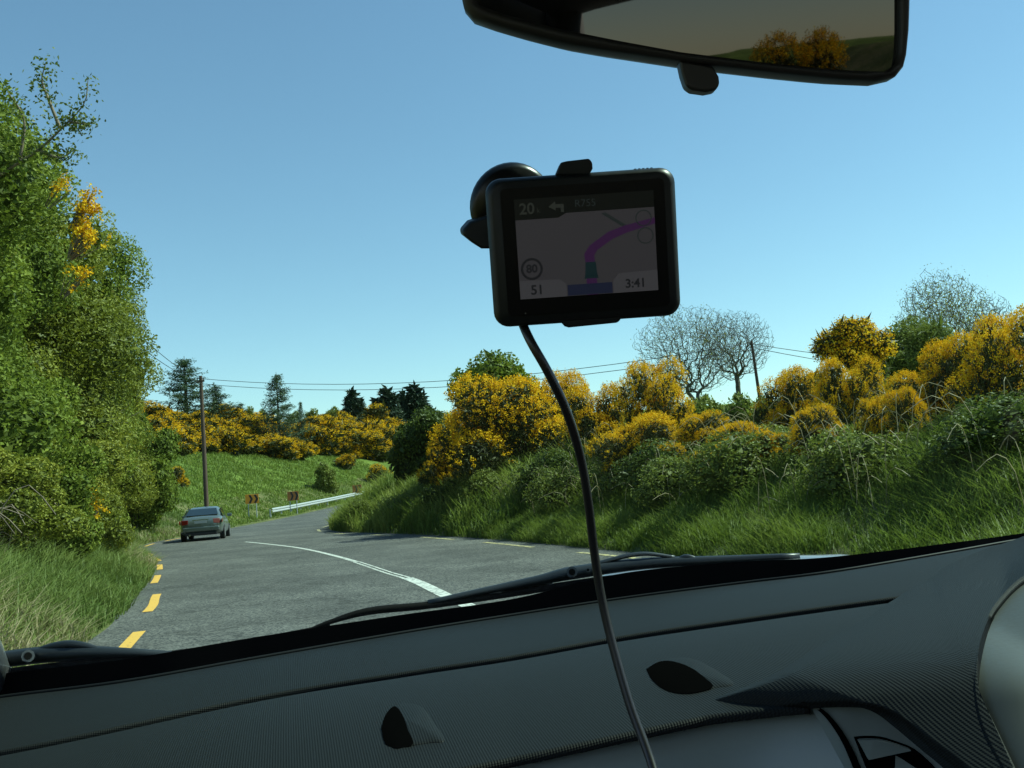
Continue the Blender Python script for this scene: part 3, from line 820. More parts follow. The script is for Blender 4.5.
for px, py, w_, lab in [(351, 390, 26, 'dark cypress standing alone left of the dark pair'), (386, 388, 32, 'broad dark cypress, left of the touching pair'), (413, 385, 34, 'dark cypress at the right end of the hilltop trees'), (402, 391, 14, 'slim dark cypress tip wedged between the two broad ones')]:
    hill_tree(DY, px, py, 430, 1, lab, 'dark cypresses on the hilltop', px, d=118, wpx=w_, hh=6, w0=3.0)
# shrubs on the hilltop skyline
SB = tree_proto('hill_shrub', 331, 3, 1.8, 2200, .2, .12, 'leaf_grey', nl=8, base=-.2)
for px, py, w_ in [(247, 408, 20), (262, 410, 16), (330, 408, 24), (372, 410, 30), (436, 414, 40), (455, 412, 30), (310, 410, 22), (292, 412, 20)]:
    hill_tree(SB, px, py, 430, 1, {247: 'small round green shrub on the skyline left of the lone spruce', 436: 'wide green shrub at the right end of the hillside gorse', 455: 'green shrub against the sky beside the round green tree',
        372: 'greyish shrub under the dark cypresses', 330: 'brownish green shrub left of the lone cypress', 262: 'little shrub close beside the lone spruce', 310: 'low shrub on the skyline right of the lone spruce', 292: 'low shrub at the foot of the lone spruce'}[px], None, px, d=108, cat='shrub', hh=3, w0=3.6, wpx=w_)

hill_tree(SB, 324, 464, 492, 1, 'dark green shrub with a few yellow tips just above the crash barrier', None, 1, cat='shrub', hh=3, w0=3.6, wpx=30)
for px, py, w_, lab in [(692, 404, 56, 'low brownish shrub at the foot of the first bare tree'), (716, 398, 60, 'low brownish shrub between the two bare trees'), (742, 398, 60, 'low brownish shrub at the foot of the second bare tree'),
                        (772, 398, 44, 'low shrub just right of the leaning pole'), (666, 404, 40, 'low shrub behind the tall rounded gorse'), (800, 396, 50, 'low shrub behind the conical gorse')]:
    loc, h = place(px, py, 42)
    put(SB, loc, px, (w_ / 1000 * 42 / 3.6,) * 2 + (h / 3,), lab, 'shrub')
# ---- scrub on the right bank (brambles between gorse and grass)
BR = tree_proto('bramble_bush', 351, 1.3, 1.2, 5200, .075, .045, 'leaf_grey', nl=8, base=-.2, bark='twig', lr=.45)
BR2 = tree_proto('bramble_bush', 359, 1.3, 1.2, 5200, .07, .045, 'leaf_dark', nl=8, base=-.2, bark='twig', lr=.45)
lab_b = ['bramble clump under the broad gorse bush', 'bramble clump beside the hanging cable', 'bramble clump right of the cable in the shade', 'bramble clump under the tall rounded gorse', 'bramble clump in the middle of the bank',
         'bramble clump below the bare trees', 'bramble clump below the leaning pole', 'bramble clump left of the conical gorse', 'bramble clump below the conical gorse', 'bramble clump in front of the willow scrub',
         'bramble clump with dry stalks near the right end', 'bramble clump under the biggest right gorse', 'bramble clump on the road-bend nose of the bank', 'bramble clump behind the nose of the bank', 'dark bramble clump between nose and broad gorse']
for i, (y, a) in enumerate([(22, 3.6), (19.5, 3.4), (17.8, 3.6), (16.2, 3.4), (14.6, 3.5), (13.3, 3.6), (12.2, 3.5), (11.2, 3.6), (10.2, 3.4), (9.3, 3.6), (8.4, 3.5), (7.4, 3.6), (31, 3), (35, 3.2), (26, 3.4)]):
    q = road_at(t_of_y(y), HW + a)
    put((BR, BR2)[i % 4 == 0], (q[0], q[1], H(q[0], q[1]) - .15), i * 1.1, (rng.uniform(.8, 1.1), rng.uniform(.8, 1.1), rng.uniform(.2, .48)), lab_b[i], 'bramble', 'brambles along the top of the right bank')

for i, (y, a, h_) in enumerate([(24.5, 2.2, .9), (22.3, 1.9, .8), (20.3, 2.1, .75), (18.4, 2.3, .8), (16.9, 2.0, .7), (15.3, 2.2, .75), (13.9, 2.3, .65), (12.6, 2.1, .7), (11.4, 2.3, .6), (10.1, 2.4, .65), (8.9, 2.3, .6), (27.5, 1.6, 1.0), (30.5, 1.4, .9), (34.5, 1.3, .8), (38, 1.2, .8)]):
    q = road_at(t_of_y(y), HW + a)
    if i in (6, 8, 10): continue
    put((BR, BR2)[i % 3 == 0], (q[0], q[1], H(q[0], q[1]) - .2), i * 1.7, (.95, .95, h_ / 1.1), ['leafy scrub right under the broad gorse bush', 'leafy scrub left of the hanging cable on the slope', 'leafy scrub hidden behind the hanging cable', 'leafy scrub just right of the cable on the slope',
        'leafy scrub on the slope beneath the tall rounded gorse', 'leafy scrub on the slope under the dull gorse', 'leafy scrub on the slope under the bare trees', 'leafy scrub on the slope beneath the leaning pole', 'leafy scrub on the slope beneath the conical gorse',
        'leafy scrub above the brightest bank grass', 'leafy scrub at the right frame edge of the slope', 'dark scrub at the road edge left of the broad gorse', 'scrub on the roadside face of the bank nose', 'scrub at the tip of the bank nose', 'outermost scrub where the bank nose meets the road'][i], 'scrub', 'leafy scrub on the slope of the right bank')

# ---------------------------------------------------------------- grass (stuff)
def blades(name, n, tr, ar, side, hgt, wid, mat, label, tdry=.5, seed=1, dens=None, lean=.35):
    r_ = np.random.default_rng(seed)
    t = r_.uniform(tr[0], tr[1], n); a = r_.uniform(ar[0], ar[1], n)
    s = side * (HW + a); p = road_at(t, s)
    p[:, 2] = HT(p[:, 0], p[:, 1]) - .02
    c1 = vnoise(p[:, 0] * 1.2, p[:, 1] * 1.2, seed); c2 = vnoise(p[:, 0] * .4 + 9, p[:, 1] * .4, seed + 4)
    keep = r_.random(n) < np.clip(.25 + 1.1 * c1, 0, 1); p, c1, c2, a = p[keep], c1[keep], c2[keep], a[keep]; n = len(p)
    h = hgt * r_.uniform(.45, 1.2, n) * (.55 + .8 * c1) * (.62 + .38 * np.clip(a / .5, 0, 1)); w_ = wid * r_.uniform(.6, 1.3, n)
    az = r_.uniform(0, 6.283, n); d = np.stack([np.cos(az), np.sin(az), np.zeros(n)], 1); sd = np.stack([-np.sin(az + .6), np.cos(az + .6), np.zeros(n)], 1)
    le = (h * r_.uniform(.1, 1, n) * lean * 2)[:, None]; up = np.array([[0, 0, 1.]])
    m_ = p + up * (h * .6)[:, None] + d * le * .3; tip = p + up * (h * r_.uniform(.7, 1, n))[:, None] + d * le
    wv = sd * w_[:, None] * .5
    V = np.stack([p - wv, p + wv, m_ + wv * .8, m_ - wv * .8, tip + wv * .12, tip - wv * .12], 1).reshape(-1, 3)
    b = np.arange(n)[:, None] * 6
    F = np.concatenate([b + [[0, 1, 2, 3]], b + [[3, 2, 4, 5]]])
    tn = np.clip(.2 + .4 * c1 + .3 * r_.random(n) + (c2 > tdry) * .35 * r_.random(n) * 1.2, 0, 1)
    o = mesh_obj(name, mesh_np(name, V, F, mat, np.repeat(tn, 6)))
    return tag(o, label, 'grass', kind='stuff')
t0 = t_of_y(3)
blades('verge_grass', 120000, (t_of_y(6), t_of_y(30)), (-.05, 4.4), -1, .44, .016, M['grass'], 'grass with dry pale patches growing on the left verge', .62, 1, lean=.6)
blades('verge_grass', 36000, (t_of_y(30), t_of_y(62)), (.02, 4), -1, .38, .035, M['grass'], 'grass of the left verge farther off by the bend', .62, 2)
blades('bank_grass', 230000, (t_of_y(4), t_of_y(24)), (.0, 6.5), 1, .40, .013, M['grass_lush'], 'lush green grass covering the near right bank', 2, 3, lean=.5)
blades('bank_grass', 60000, (t_of_y(24), t_of_y(52)), (.0, 6), 1, .85, .035, M['grass_lush'], 'rough grass on the far nose of the right bank', .6, 4)
blades('hill_grass', 90000, (t_of_y(44), t_of_y(128)), (.3, 18), -1, .34, .07, M['grass_lush'], 'green grass on the hillside beyond the road', 2, 5)
# dry arching stalks on the right bank
sg = []
r_ = np.random.default_rng(4)
for i in range(420):
    q = road_at(t_of_y(r_.uniform(6, 27)), HW + r_.uniform(1.0, 5.0)); z = H(q[0], q[1]); a = r_.uniform(0, 6.28); L_ = r_.uniform(.25, .75); ht = r_.uniform(.4, 1.1)
    pts = [(q[0], q[1], z), (q[0] + .15 * L_ * math.cos(a), q[1] + .15 * L_ * math.sin(a), z + ht * .75), (q[0] + .5 * L_ * math.cos(a), q[1] + .5 * L_ * math.sin(a), z + ht), (q[0] + L_ * math.cos(a), q[1] + L_ * math.sin(a), z + ht * .8)]
    c = curve_pts(pts, 7)
    for j in range(6): sg.append((c[j], c[j + 1], .0065, .005))
me = segs_mesh('dry_stalks', sg, M['straw'], 3); at_ = me.attributes.new('tint', 'FLOAT', 'POINT'); at_.data.foreach_set('value', np.random.default_rng(1).uniform(.2, 1, len(me.vertices)).astype(np.float32))
tag(mesh_obj('dry_stalks', me), 'pale dry stalks arching out of the right bank', 'dry stalks', kind='stuff')

r_ = np.random.default_rng(14); sg = []
for i in range(260):
    q = road_at(t_of_y(r_.uniform(11, 27)), -(HW + r_.uniform(1.6, 3.4))); z = H(q[0], q[1]); a = r_.uniform(-1.2, 1.2); L_ = r_.uniform(.3, 1.0); ht = r_.uniform(.3, 1.3)
    pts = [(q[0], q[1], z), (q[0] + .2 * L_ * math.cos(a), q[1] + .2 * L_ * math.sin(a), z + ht * .75), (q[0] + .6 * L_ * math.cos(a), q[1] + .6 * L_ * math.sin(a), z + ht), (q[0] + L_ * math.cos(a), q[1] + L_ * math.sin(a), z + ht * .6)]
    c = curve_pts(pts, 7)
    for j in range(6): sg.append((c[j], c[j + 1], .009, .007))
tag(mesh_obj('bramble_canes', segs_mesh('bramble_canes', sg, M['twig'], 3)), 'bare brown bramble canes tangled along the foot of the left hedge', 'bramble canes', kind='stuff')
# dense fallen ground cover under the left hedge
blades('verge_grass', 3500, (t_of_y(8), t_of_y(26)), (1.6, 4.6), -1, .6, .02, M['straw'], 'bleached dry grass mixed along the hedge foot', 2, 8, lean=.8)

# ---------------------------------------------------------------- poles and wires
def utility_pole(base, top, lab, r=.13, arm=True):
    e = empty('utility_pole', base); tag(e, lab, 'utility pole')
    v = Vector(top) - Vector(base)
    MB().tube([(0, 0, -.4), tuple(v * .5), tuple(v)], [r * 1.15, r, r * .8], 10).build('pole', M['wood_pole'], e, smooth=True, sharp=40)
    if not arm: return v
    mb = MB(); mb.box(v + Vector((0, -.1, -.35)), (.5, .08, .09)); mb.build('crossarm', M['wood_pole'], e)
    for s_ in (-1, 1): MB().tube([v + Vector((s_ * .2, -.1, -.3)), v + Vector((s_ * .2, -.1, -.12))], .035, 8).build('insulator', M['insul'], e)
    return v
M['insul'] = plain('porcelain', (.12, .1, .09), .3)
b1 = Vector((-19.7, 63.0, 0)); b1.z = H(b1.x, b1.y); tp1 = P(199, 377, 64.0)
utility_pole(b1, (b1.x + .02, b1.y, tp1.z), 'brown wooden utility pole standing behind the silver car')
top1 = Vector((b1.x, b1.y, tp1.z))
b2 = P(762, 400, 46); b2.z = H(b2.x, b2.y); tp2 = P(755, 340, 46)
utility_pole(b2, (tp2.x - .1, b2.y, tp2.z), 'short leaning wooden pole among the gorse beside the bare trees', .075, False)
top2 = Vector((tp2.x - .1, b2.y, tp2.z))
MW = M['wire']
def wire(a, b, sag, lab):
    a = Vector(a); b = Vector(b); mid = (a + b) / 2
    pts = [a + (b - a) * (k / 16) - Vector((0, 0, sag * 4 * (k / 16) * (1 - k / 16))) for k in range(17)]
    o = MB().tube([p - a for p in pts], .016, 5).build('overhead_wire', MW, None, smooth=True); o.location = a
    tag(o, lab, 'wire', 'overhead wires')
for s_, dz, w1 in ((-1, -.15, 'upper'), (1, -.55, 'lower')):
    wire(top1 + Vector((s_ * .2, -.1, dz)), top2 + Vector((s_ * .2, -.1, dz * .7)), 1.0, f'{w1} of the two long wires between the brown pole and the leaning pole')
    wire(top1 + Vector((s_ * .2, -.1, dz)), P(60 if s_ < 0 else 52, 270 if s_ > 0 else 250, 30), .5, f'{w1} wire running from the brown pole into the left hedge')
    wire(top2 + Vector((s_ * .2, -.1, dz * .7)), P(1150, 372 + 9 * s_, 50), .6, f'{w1} wire running right from the leaning pole')

# ---------------------------------------------------------------- crash barrier and bend signs
M['galv'] = plain('galvanised_steel', (.5, .51, .51), .45, metal=.3, noise=.08, nscale=3)
M['sign_orange'] = plain('orange_sign_face', (.8, .3, .02), .5)
M['sign_black'] = plain('black_sign_face', (.02, .02, .02), .5)
M['sign_brown'] = plain('brown_sign_face', (.42, .15, .03), .6)
M['grey_post'] = plain('grey_post', (.35, .36, .36), .5)
gt0, gt1 = t_of_y(75), t_of_y(118)
def barrier(ta, tb, lab):
    st = road_at(ta, -(HW + .9)); e = empty('crash_barrier', st); tag(e, lab, 'crash barrier')
    o_ = Vector(st)
    tv = np.linspace(ta, tb, 30); mb = MB()
    prof = [(0, .42), (.07, .47), (.07, .53), (0, .58), (0, .60), (.07, .65), (.07, .71), (0, .76)]
    rows = []
    for t in tv:
        q = [Vector(road_at(t, -(HW + .9) + dx, z + .05 + .0)) - o_ for dx, z in prof]
        rows.append(q)
    mb.grid(rows); b = mb.build('rail', M['galv'], e)
    so_ = b.modifiers.new('s', 'SOLIDIFY'); so_.thickness = .006
    for t in np.arange(ta, tb, 3.2):
        q = Vector(road_at(t, -(HW + 1.02))) - o_
        MB().box(q + Vector((0, 0, .35)), (.1, .12, .8)).build('post', M['galv'], e)
barrier(gt0, gt1, 'white metal crash barrier on the outside of the bend')
def chevron(px, py, d, wpx, hpx, lab, back=False, rot=.2):
    c = P(px, py, d); g = H(c.x, c.y); wd, hh = wpx / FPX * d, hpx / FPX * d
    e = empty('bend_sign', (c.x, c.y, g), rot); tag(e, lab, 'road sign')
    zc = max(c.z - g, .5 + hh / 2)
    MB().box((0, 0, zc), (wd, .03, hh)).build('panel', M['sign_brown'] if back else M['sign_orange'], e, bevel=.01)
    for x in (-wd * .3, wd * .3): MB().tube([(x, .05, -.2), (x, .05, zc + hh * .4)], .035, 8).build('post', M['grey_post'], e)
    if True:
        mb = MB()
        for k in (-1, 0.25):
            x = k * wd * .32 + wd * .06; a = wd * .16
            for s_ in (-1, 1):
                mb.prism([(x, -.02, zc + s_ * hh * .46), (x + a, -.02, zc + s_ * hh * .46), (x + a * 2.0, -.02, zc), (x + a, -.02, zc)], (0, -.008, 0))
        mb.build('chevron_marks', M['sign_black'], e)
chevron(252, 499, 71, 13, 9, 'orange and black chevron sign at the outside of the bend')
chevron(293, 496, 80, 11, 9, 'brownish chevron sign just before the crash barrier', back=True)
chevron(357, 489, 104, 9, 8, 'brown sign at the far end of the crash barrier', back=True)
chevron(380, 486, 112, 10, 8, 'farthest brown sign beside the low yellow gorse tuft', back=True)

# ---------------------------------------------------------------- car ahead (saloon)
M['car_paint'] = plain('grey_green_car_paint', (.16, .19, .175), .3, metal=.6, noise=.05, nscale=2, coat=.6)
M['car_glass'] = plain('car_glass', (.012, .02, .022), .06, spec=.8, coat=.5)
M['tyre'] = plain('tyre_rubber', (.015, .015, .015), .85)
M['rim'] = plain('alloy_rim', (.35, .35, .36), .35, metal=.8)
M['tail'] = plain('red_tail_lens', (.3, .015, .01), .2, coat=.5)
M['trim'] = plain('black_trim', (.02, .02, .02), .6)
M['plate'] = plain('number_plate', (.55, .56, .54), .5)
M['chrome'] = plain('chrome', (.5, .5, .5), .15, metal=1)
def saloon(loc, rz):
    e = empty('saloon_car', loc, rz); tag(e, 'grey green saloon car driving ahead in the left lane', 'car')
    # stations along y (rear -2.25 .. front 2.25): (y, z sill, z belt, half width low, half width belt, bulge)
    st = [(-2.28, .42, .66, .60, .66), (-2.24, .30, .88, .74, .74), (-2.05, .24, 1.00, .83, .80), (-1.6, .22, 1.03, .87, .83), (-.8, .2, .98, .88, .85), (0, .2, .95, .88, .86), (.8, .2, .93, .88, .85),
          (1.3, .22, .90, .86, .82), (1.8, .24, .82, .83, .76), (2.12, .28, .70, .75, .68), (2.25, .36, .58, .6, .55)]
    rows = []
    for y, z0, z1, w0, w1 in st:
        zm = (z0 + z1) / 2
        pr = [(0, z0), (w0 * .85, z0), (w0, z0 + .08), (w0 + .02, zm), (w0, z1 - .14), (w1, z1 - .03), (w1 * .9, z1), (w1 * .5, z1 + .02), (0, z1 + .025)]
        full = [(-x, z) for x, z in pr[::-1]][:-1] + pr
        rows.append([Vector((x, y, z)) for x, z in full])
    mb = MB(); mb.grid(rows)
    n = len(rows[0])
    mb.f.append(tuple(range(n - 1, -1, -1))); k0 = (len(rows) - 1) * n; mb.f.append(tuple(range(k0, k0 + n)))
    b = mb.build('body', M['car_paint'], e, smooth=True, sharp=50)
    sb = b.modifiers.new('s', 'SUBSURF'); sb.levels = sb.render_levels = 1
    # cabin (roof and pillars)
    cb = [(-1.72, 1.01, .74, .76), (-1.5, 1.13, .72, .76), (-1.05, 1.33, .62, .80), (-.7, 1.405, .58, .82), (-.1, 1.435, .57, .83), (.4, 1.40, .57, .82), (.75, 1.25, .63, .81), (1.2, .96, .72, .78)]
    rows = []
    for y, zt, wt, wb in cb:
        pr = [(wb, .93), (wb - (wb - wt) * .5, (zt + .93) / 2 + .02), (wt + .02, zt - .05), (wt - .08, zt - .008), (wt * .5, zt + .004), (0, zt + .01)]
        full = [(-x, z) for x, z in pr] + [(x, z) for x, z in pr[::-1][1:]]
        rows.append([Vector((x, y, z)) for x, z in full])
    MB().grid(rows).build('roof', M['car_paint'], e, smooth=True, sharp=50)
    # windows, slightly proud
    def win(pts, nm='window'):
        pts = [Vector(p) for p in pts]; nn = (pts[1] - pts[0]).cross(pts[2] - pts[0]).normalized() * .012
        MB().prism(pts, nn).build(nm, M['car_glass'], e)
    win([(-.56, -1.10, 1.335), (.56, -1.10, 1.335), (.66, -1.66, 1.07), (-.66, -1.66, 1.07)][::-1], 'rear_window')
    win([(-.55, .5, 1.385), (.55, .5, 1.385), (.67, 1.15, 1.01), (-.67, 1.15, 1.01)], 'windscreen')
    for s_ in (-1, 1):
        for ya, yb, za, zb in ((-1.25, -.28, 1.24, 1.36), (-.22, .68, 1.37, 1.27)):
            pts = [(s_ * .80, ya, 1.0), (s_ * .80, yb, .99), (s_ * .665, yb - (.12 if yb > 0 else 0), zb), (s_ * .665, ya + (.3 if ya < -1 else 0), za + .06)]
            win([Vector(p) + Vector((s_ * .02, 0, 0)) for p in (pts if s_ > 0 else pts[::-1])])
        # lamps
        MB().prism([(s_ * .78, -2.262, .9), (s_ * .5, -2.30, .9), (s_ * .52, -2.30, .73), (s_ * .76, -2.27, .70)], (0, -.03, 0)).build('tail_light', M['tail'], e, bevel=.01)
        MB().box((s_ * .86, -2.07, .81), (.03, .26, .15)).build('tail_light', M['tail'], e, bevel=.01)
        MB().box((s_ * .6, 2.16, .64), (.34, .1, .12)).build('headlight', M['chrome'], e, bevel=.02)
        MB().box((s_ * .97, .62, 1.0), (.2, .1, .14)).build('wing_mirror', M['car_paint'], e, bevel=.03)
        MB().box((s_ * .888, -.12, .86), (.02, .18, .03)).build('door_handle', M['chrome'], e)
        for y in (-1.35, 1.38):
            wb = MB().tube([(s_ * .70, y, .31), (s_ * .72, y, .31), (s_ * .885, y, .31), (s_ * .905, y, .31)], [.27, .315, .315, .28], 28).build('wheel', M['tyre'], e, smooth=True, sharp=35)
            MB().tube([(s_ * .86, y, .31), (s_ * .912, y, .31)], .2, 24).build('rim', M['rim'], wb, smooth=True, sharp=35)
    MB().box((0, -2.33, .80), (.5, .02, .115)).build('number_plate', M['plate'], e)
    MB().box((0, -2.315, .885), (.66, .03, .03)).build('boot_trim', M['chrome'], e)
    b = MB().box((0, -2.27, .50), (1.5, .16, .2)).build('rear_bumper', M['car_paint'], e, bevel=.05)
    MB().box((0, -2.3, .30), (1.3, .1, .12)).build('rear_valance', M['trim'], e, bevel=.02)
    MB().tube([(-.45, -2.2, .27), (-.45, -2.36, .27)], .035, 10).build('exhaust', M['chrome'], e)
    return e
cq = G(203, 541)
carpos = P(203, 541, 39.3)
saloon((-14.0, 44.6, .02), R(12))

# ---------------------------------------------------------------- own car interior
HEAD = R(13)
CO = Vector((0.0, 0, 0)) 
car = empty('car_interior', CO, HEAD)
tag(car, 'dark grey dashboard and cabin of the car the photo is taken from', 'car interior')
RI = Matrix.Rotation(-HEAD, 3, 'Z')
def Lc(p): return RI @ (Vector(p) - CO)
def PL(px, py, d): return Lc(P(px, py, d))

def dash_mat():
    mt, nt, b = new_mat('grained_dash_plastic')
    b.inputs['Base Color'].default_value = (.0085, .0095, .0085, 1); b.inputs['Roughness'].default_value = .58; b.inputs['Specular IOR Level'].default_value = .12
    tc = N(nt, 'ShaderNodeTexCoord'); sp = N(nt, 'ShaderNodeSeparateXYZ'); nt.links.new(tc.outputs['Object'], sp.inputs[0])
    def sn(sock, freq):
        a = N(nt, 'ShaderNodeMath', operation='MULTIPLY'); a.inputs[1].default_value = freq; nt.links.new(sock, a.inputs[0])
        c = N(nt, 'ShaderNodeMath', operation='SINE'); nt.links.new(a.outputs[0], c.inputs[0]); return c.outputs[0]
    n1 = N(nt, 'ShaderNodeTexNoise'); n1.inputs['Scale'].default_value = 25; nt.links.new(tc.outputs['Object'], n1.inputs['Vector'])
    vm = N(nt, 'ShaderNodeVectorMath', operation='ADD')
    ad = N(nt, 'ShaderNodeMath', operation='ADD'); nt.links.new(sn(sp.outputs[0], 3300), ad.inputs[0])
    yz = N(nt, 'ShaderNodeMath', operation='ADD'); nt.links.new(sp.outputs[1], yz.inputs[0]); nt.links.new(sp.outputs[2], yz.inputs[1])
    mu = N(nt, 'ShaderNodeMath', operation='MULTIPLY'); mu.inputs[1].default_value = .6; nt.links.new(sn(yz.outputs[0], 2900), mu.inputs[0]); nt.links.new(mu.outputs[0], ad.inputs[1])
    bp = N(nt, 'ShaderNodeBump'); bp.inputs['Strength'].default_value = .35; bp.inputs['Distance'].default_value = .0004
    nt.links.new(ad.outputs[0], bp.inputs['Height']); nt.links.new(bp.outputs[0], b.inputs['Normal'])
    return mt
M['dash'] = dash_mat()
M['dash_plain'] = plain('smooth_dark_plastic', (.008, .009, .009), .55, spec=.15)
M['black'] = plain('black_rubber', (.004, .004, .004), .8, spec=.1)
M['hollow_shade'] = plain('painted_hollow_shade', (.002, .002, .002), 1, spec=0)  # near-black colour standing in for the shade inside hollows
M['matt_black'] = plain('matt_black_plastic', (.012, .012, .012), .5)
M['satin'] = plain('satin_grey_trim', (.27, .30, .26), .34, metal=.15, noise=.03, nscale=300)
M['pod'] = plain('satin_pod_trim', (.05, .054, .048), .5, spec=.25, noise=.03, nscale=300)
M['body_silver'] = plain('silver_bodywork', (.3, .31, .32), .35, metal=.5, coat=.4)
M['lining'] = plain('roof_lining', (.42, .41, .38), .95, noise=.1, nscale=60)
M['seat'] = plain('seat_fabric', (.035, .035, .038), .95, noise=.2, nscale=120)

# image columns sampled for the dash rows
def rowfun(pts):
    xs = np.array([p[0] for p in pts], float); ys = np.array([p[1] for p in pts], float)
    return lambda x: float(np.interp(x, xs, ys))
def smooth_row(pts):
    c = curve_pts(pts, 200); f = rowfun([tuple(q) for q in c]); return f
top_edge = smooth_row([(-260, 705), (-120, 692), (0, 674), (120, 660), (256, 637), (400, 615), (512, 599), (624, 573), (740, 562), (830, 557), (950, 543), (1024, 533), (1160, 512), (1300, 492)])
bot_edge = smooth_row([(-260, 730), (-120, 716), (0, 698), (120, 683), (256, 659), (400, 634), (512, 616), (624, 599), (740, 584), (830, 573), (950, 553), (1024, 540), (1160, 519), (1300, 500)])
crease1 = smooth_row([(-260, 790), (0, 750), (256, 696), (400, 672), (512, 655), (624, 635), (760, 615), (897, 596), (1060, 574), (1300, 545)])
crease2 = smooth_row([(-260, 910), (0, 862), (256, 806), (400, 779), (470, 765), (560, 746), (680, 720), (718, 713), (804, 703), (900, 694), (1060, 680), (1300, 660)])
def hfar(px): u = (px - 512) / 512; return .165 - .03 * u - .012 * max(0, u) 
def dd(px, py, h): return h * FPX * math.cos(ROLL) / max(30, (py - hor(px)) * math.cos(ROLL) * 1.0) 
cols = np.linspace(-260, 1300, 313)
def surf_row(fn, hf, dz=0.0, dd_=0.0):
    out = []
    for px in cols:
        py = fn(px); h = hf(px); d = h * FPX / (py - hor(px))
        p = P(px, py, d + dd_); p.z += dz
        out.append(Lc(p))
    return out
def between(fa, fb, k): return lambda x: fa(x) * (1 - k) + fb(x) * k
h1 = lambda x: hfar(x); hc = lambda x: hfar(x) + .002; h2 = lambda x: hfar(x) + .012
# dash top, two pads with a groove at the crease
def pad(fa, ha, fb, hb, crown, n=9):
    rows = []
    for i in range(n):
        k = i / (n - 1)
        f = between(fa, fb, k); hh = lambda x, k=k: ha(x) * (1 - k) + hb(x) * k - crown * math.sin(math.pi * k)
        # keep rows on a smooth surface: interpolate the 3D end rows instead of the image rows
        rows.append(k)
    A = surf_row(fa, ha); B = surf_row(fb, hb)
    out = []
    for k in rows:
        out.append([a.lerp(b, k) + Vector((0, 0, crown * math.sin(math.pi * k))) for a, b in zip(A, B)])
    return out, A, B
def edge_roll(Row, dirv, r=.006, down=.03):
    """small rounded lip leading down from a row of points"""
    out = []
    for k in range(5):
        a = math.pi / 2 * k / 4
        out.append([p + Vector(dirv) * r * math.sin(a) - Vector((0, 0, r * (1 - math.cos(a)))) for p in Row])
    out.append([p + Vector(dirv) * r - Vector((0, 0, down)) for p in Row])
    return out
yb = Vector((0, -1, 0)); yf = Vector((0, 1, 0))
rows, A, B = pad(bot_edge, h1, between(crease1, crease1, 0), hc, .004)
B_ = B
r_far = edge_roll(rows[0], yf, .004, .06)[::-1]
r_near = edge_roll(rows[-1], yb, .003, .02)
M1 = MB().grid(r_far + rows[1:-1] + r_near)
M1.build('dashboard_top', M['dash'], car, smooth=True)
cr1b = lambda x: crease1(x) + 6.0
rows2, A2, B2 = pad(cr1b, hc, crease2, h2, .010, 15)
n2r = edge_roll(rows2[0], yf, .003, .02)[::-1]
MB().grid(n2r + rows2[1:-1] + edge_roll(rows2[-1], yb, .004, .006)).build('dashboard_pad', M['dash'], car, smooth=True)
# dark groove floor under the crease
gro = [[p + Vector((0, .01, -.014)) for p in B_], [p + Vector((0, -.03, -.014)) for p in A2]]
MB().grid(gro).build('seam', M['black'], car)
# ridge along the far rim of the dash
MB().tube([p + Vector((0, .001, .001)) for p in rows[0]][::4], .0022, 6).build('rim_bead', M['dash_plain'], car, smooth=True)

# black trough and printed band between dash and glass
Tb = []
for px in cols:
    py = bot_edge(px); d = hfar(px) * FPX / (py - hor(px)); Tb.append((px, d))
dfun = rowfun(Tb)
band_top = [Lc(P(px, top_edge(px), dfun(px) * 1.02 + .03)) for px in cols]
band_bot = [Lc(P(px, bot_edge(px) + 10, dfun(px) * 1.02 + .028)) for px in cols]
MB().grid([band_top, [a.lerp(b, .5) for a, b in zip(band_top, band_bot)], band_bot, [p + Vector((0, -.02, -.08)) for p in band_bot]]).build('windscreen_black_band', M['black'], car, smooth=True)

# windscreen
def glass():
    mt = bpy.data.materials.new('windscreen_glass'); mt.use_nodes = True; nt = mt.node_tree; nt.nodes.clear()
    out = N(nt, 'ShaderNodeOutputMaterial'); tr = N(nt, 'ShaderNodeBsdfTransparent'); tr.inputs[0].default_value = (.65, .895, .825, 1)
    gl = N(nt, 'ShaderNodeBsdfGlossy'); gl.inputs['Roughness'].default_value = .03
    fr = N(nt, 'ShaderNodeFresnel'); fr.inputs[0].default_value = 1.35
    mx = N(nt, 'ShaderNodeMixShader'); nt.links.new(fr.outputs[0], mx.inputs[0]); nt.links.new(tr.outputs[0], mx.inputs[1]); nt.links.new(gl.outputs[0], mx.inputs[2])
    df = N(nt, 'ShaderNodeBsdfDiffuse'); df.inputs[0].default_value = (.6, .62, .6, 1)
    tc = N(nt, 'ShaderNodeTexCoord'); no = N(nt, 'ShaderNodeTexNoise'); no.inputs['Scale'].default_value = 7; no.inputs['Detail'].default_value = 9; no.inputs['Roughness'].default_value = .75
    nt.links.new(tc.outputs['Object'], no.inputs['Vector'])
    mr = N(nt, 'ShaderNodeMapRange'); mr.inputs[1].default_value = .35; mr.inputs[2].default_value = .8; mr.inputs[3].default_value = .002; mr.inputs[4].default_value = .022
    nt.links.new(no.outputs[0], mr.inputs[0])
    m2 = N(nt, 'ShaderNodeMixShader'); nt.links.new(mr.outputs[0], m2.inputs[0]); nt.links.new(mx.outputs[0], m2.inputs[1]); nt.links.new(df.outputs[0], m2.inputs[2])
    nt.links.new(m2.outputs[0], out.inputs[0])
    return mt
M['glass'] = glass()
XC = .27
def header(x):
    u = (x - XC) / .62
    return Vector((x * .9 + XC * .1, .46 - .05 * u * u, CAM.z + .375 - .02 * u * u))
sel = [i for i in range(len(cols)) if -.52 < band_top[i].x < 1.1]
base_row = [band_top[i] + Vector((0, .004, .0)) for i in sel]
rowsg = []
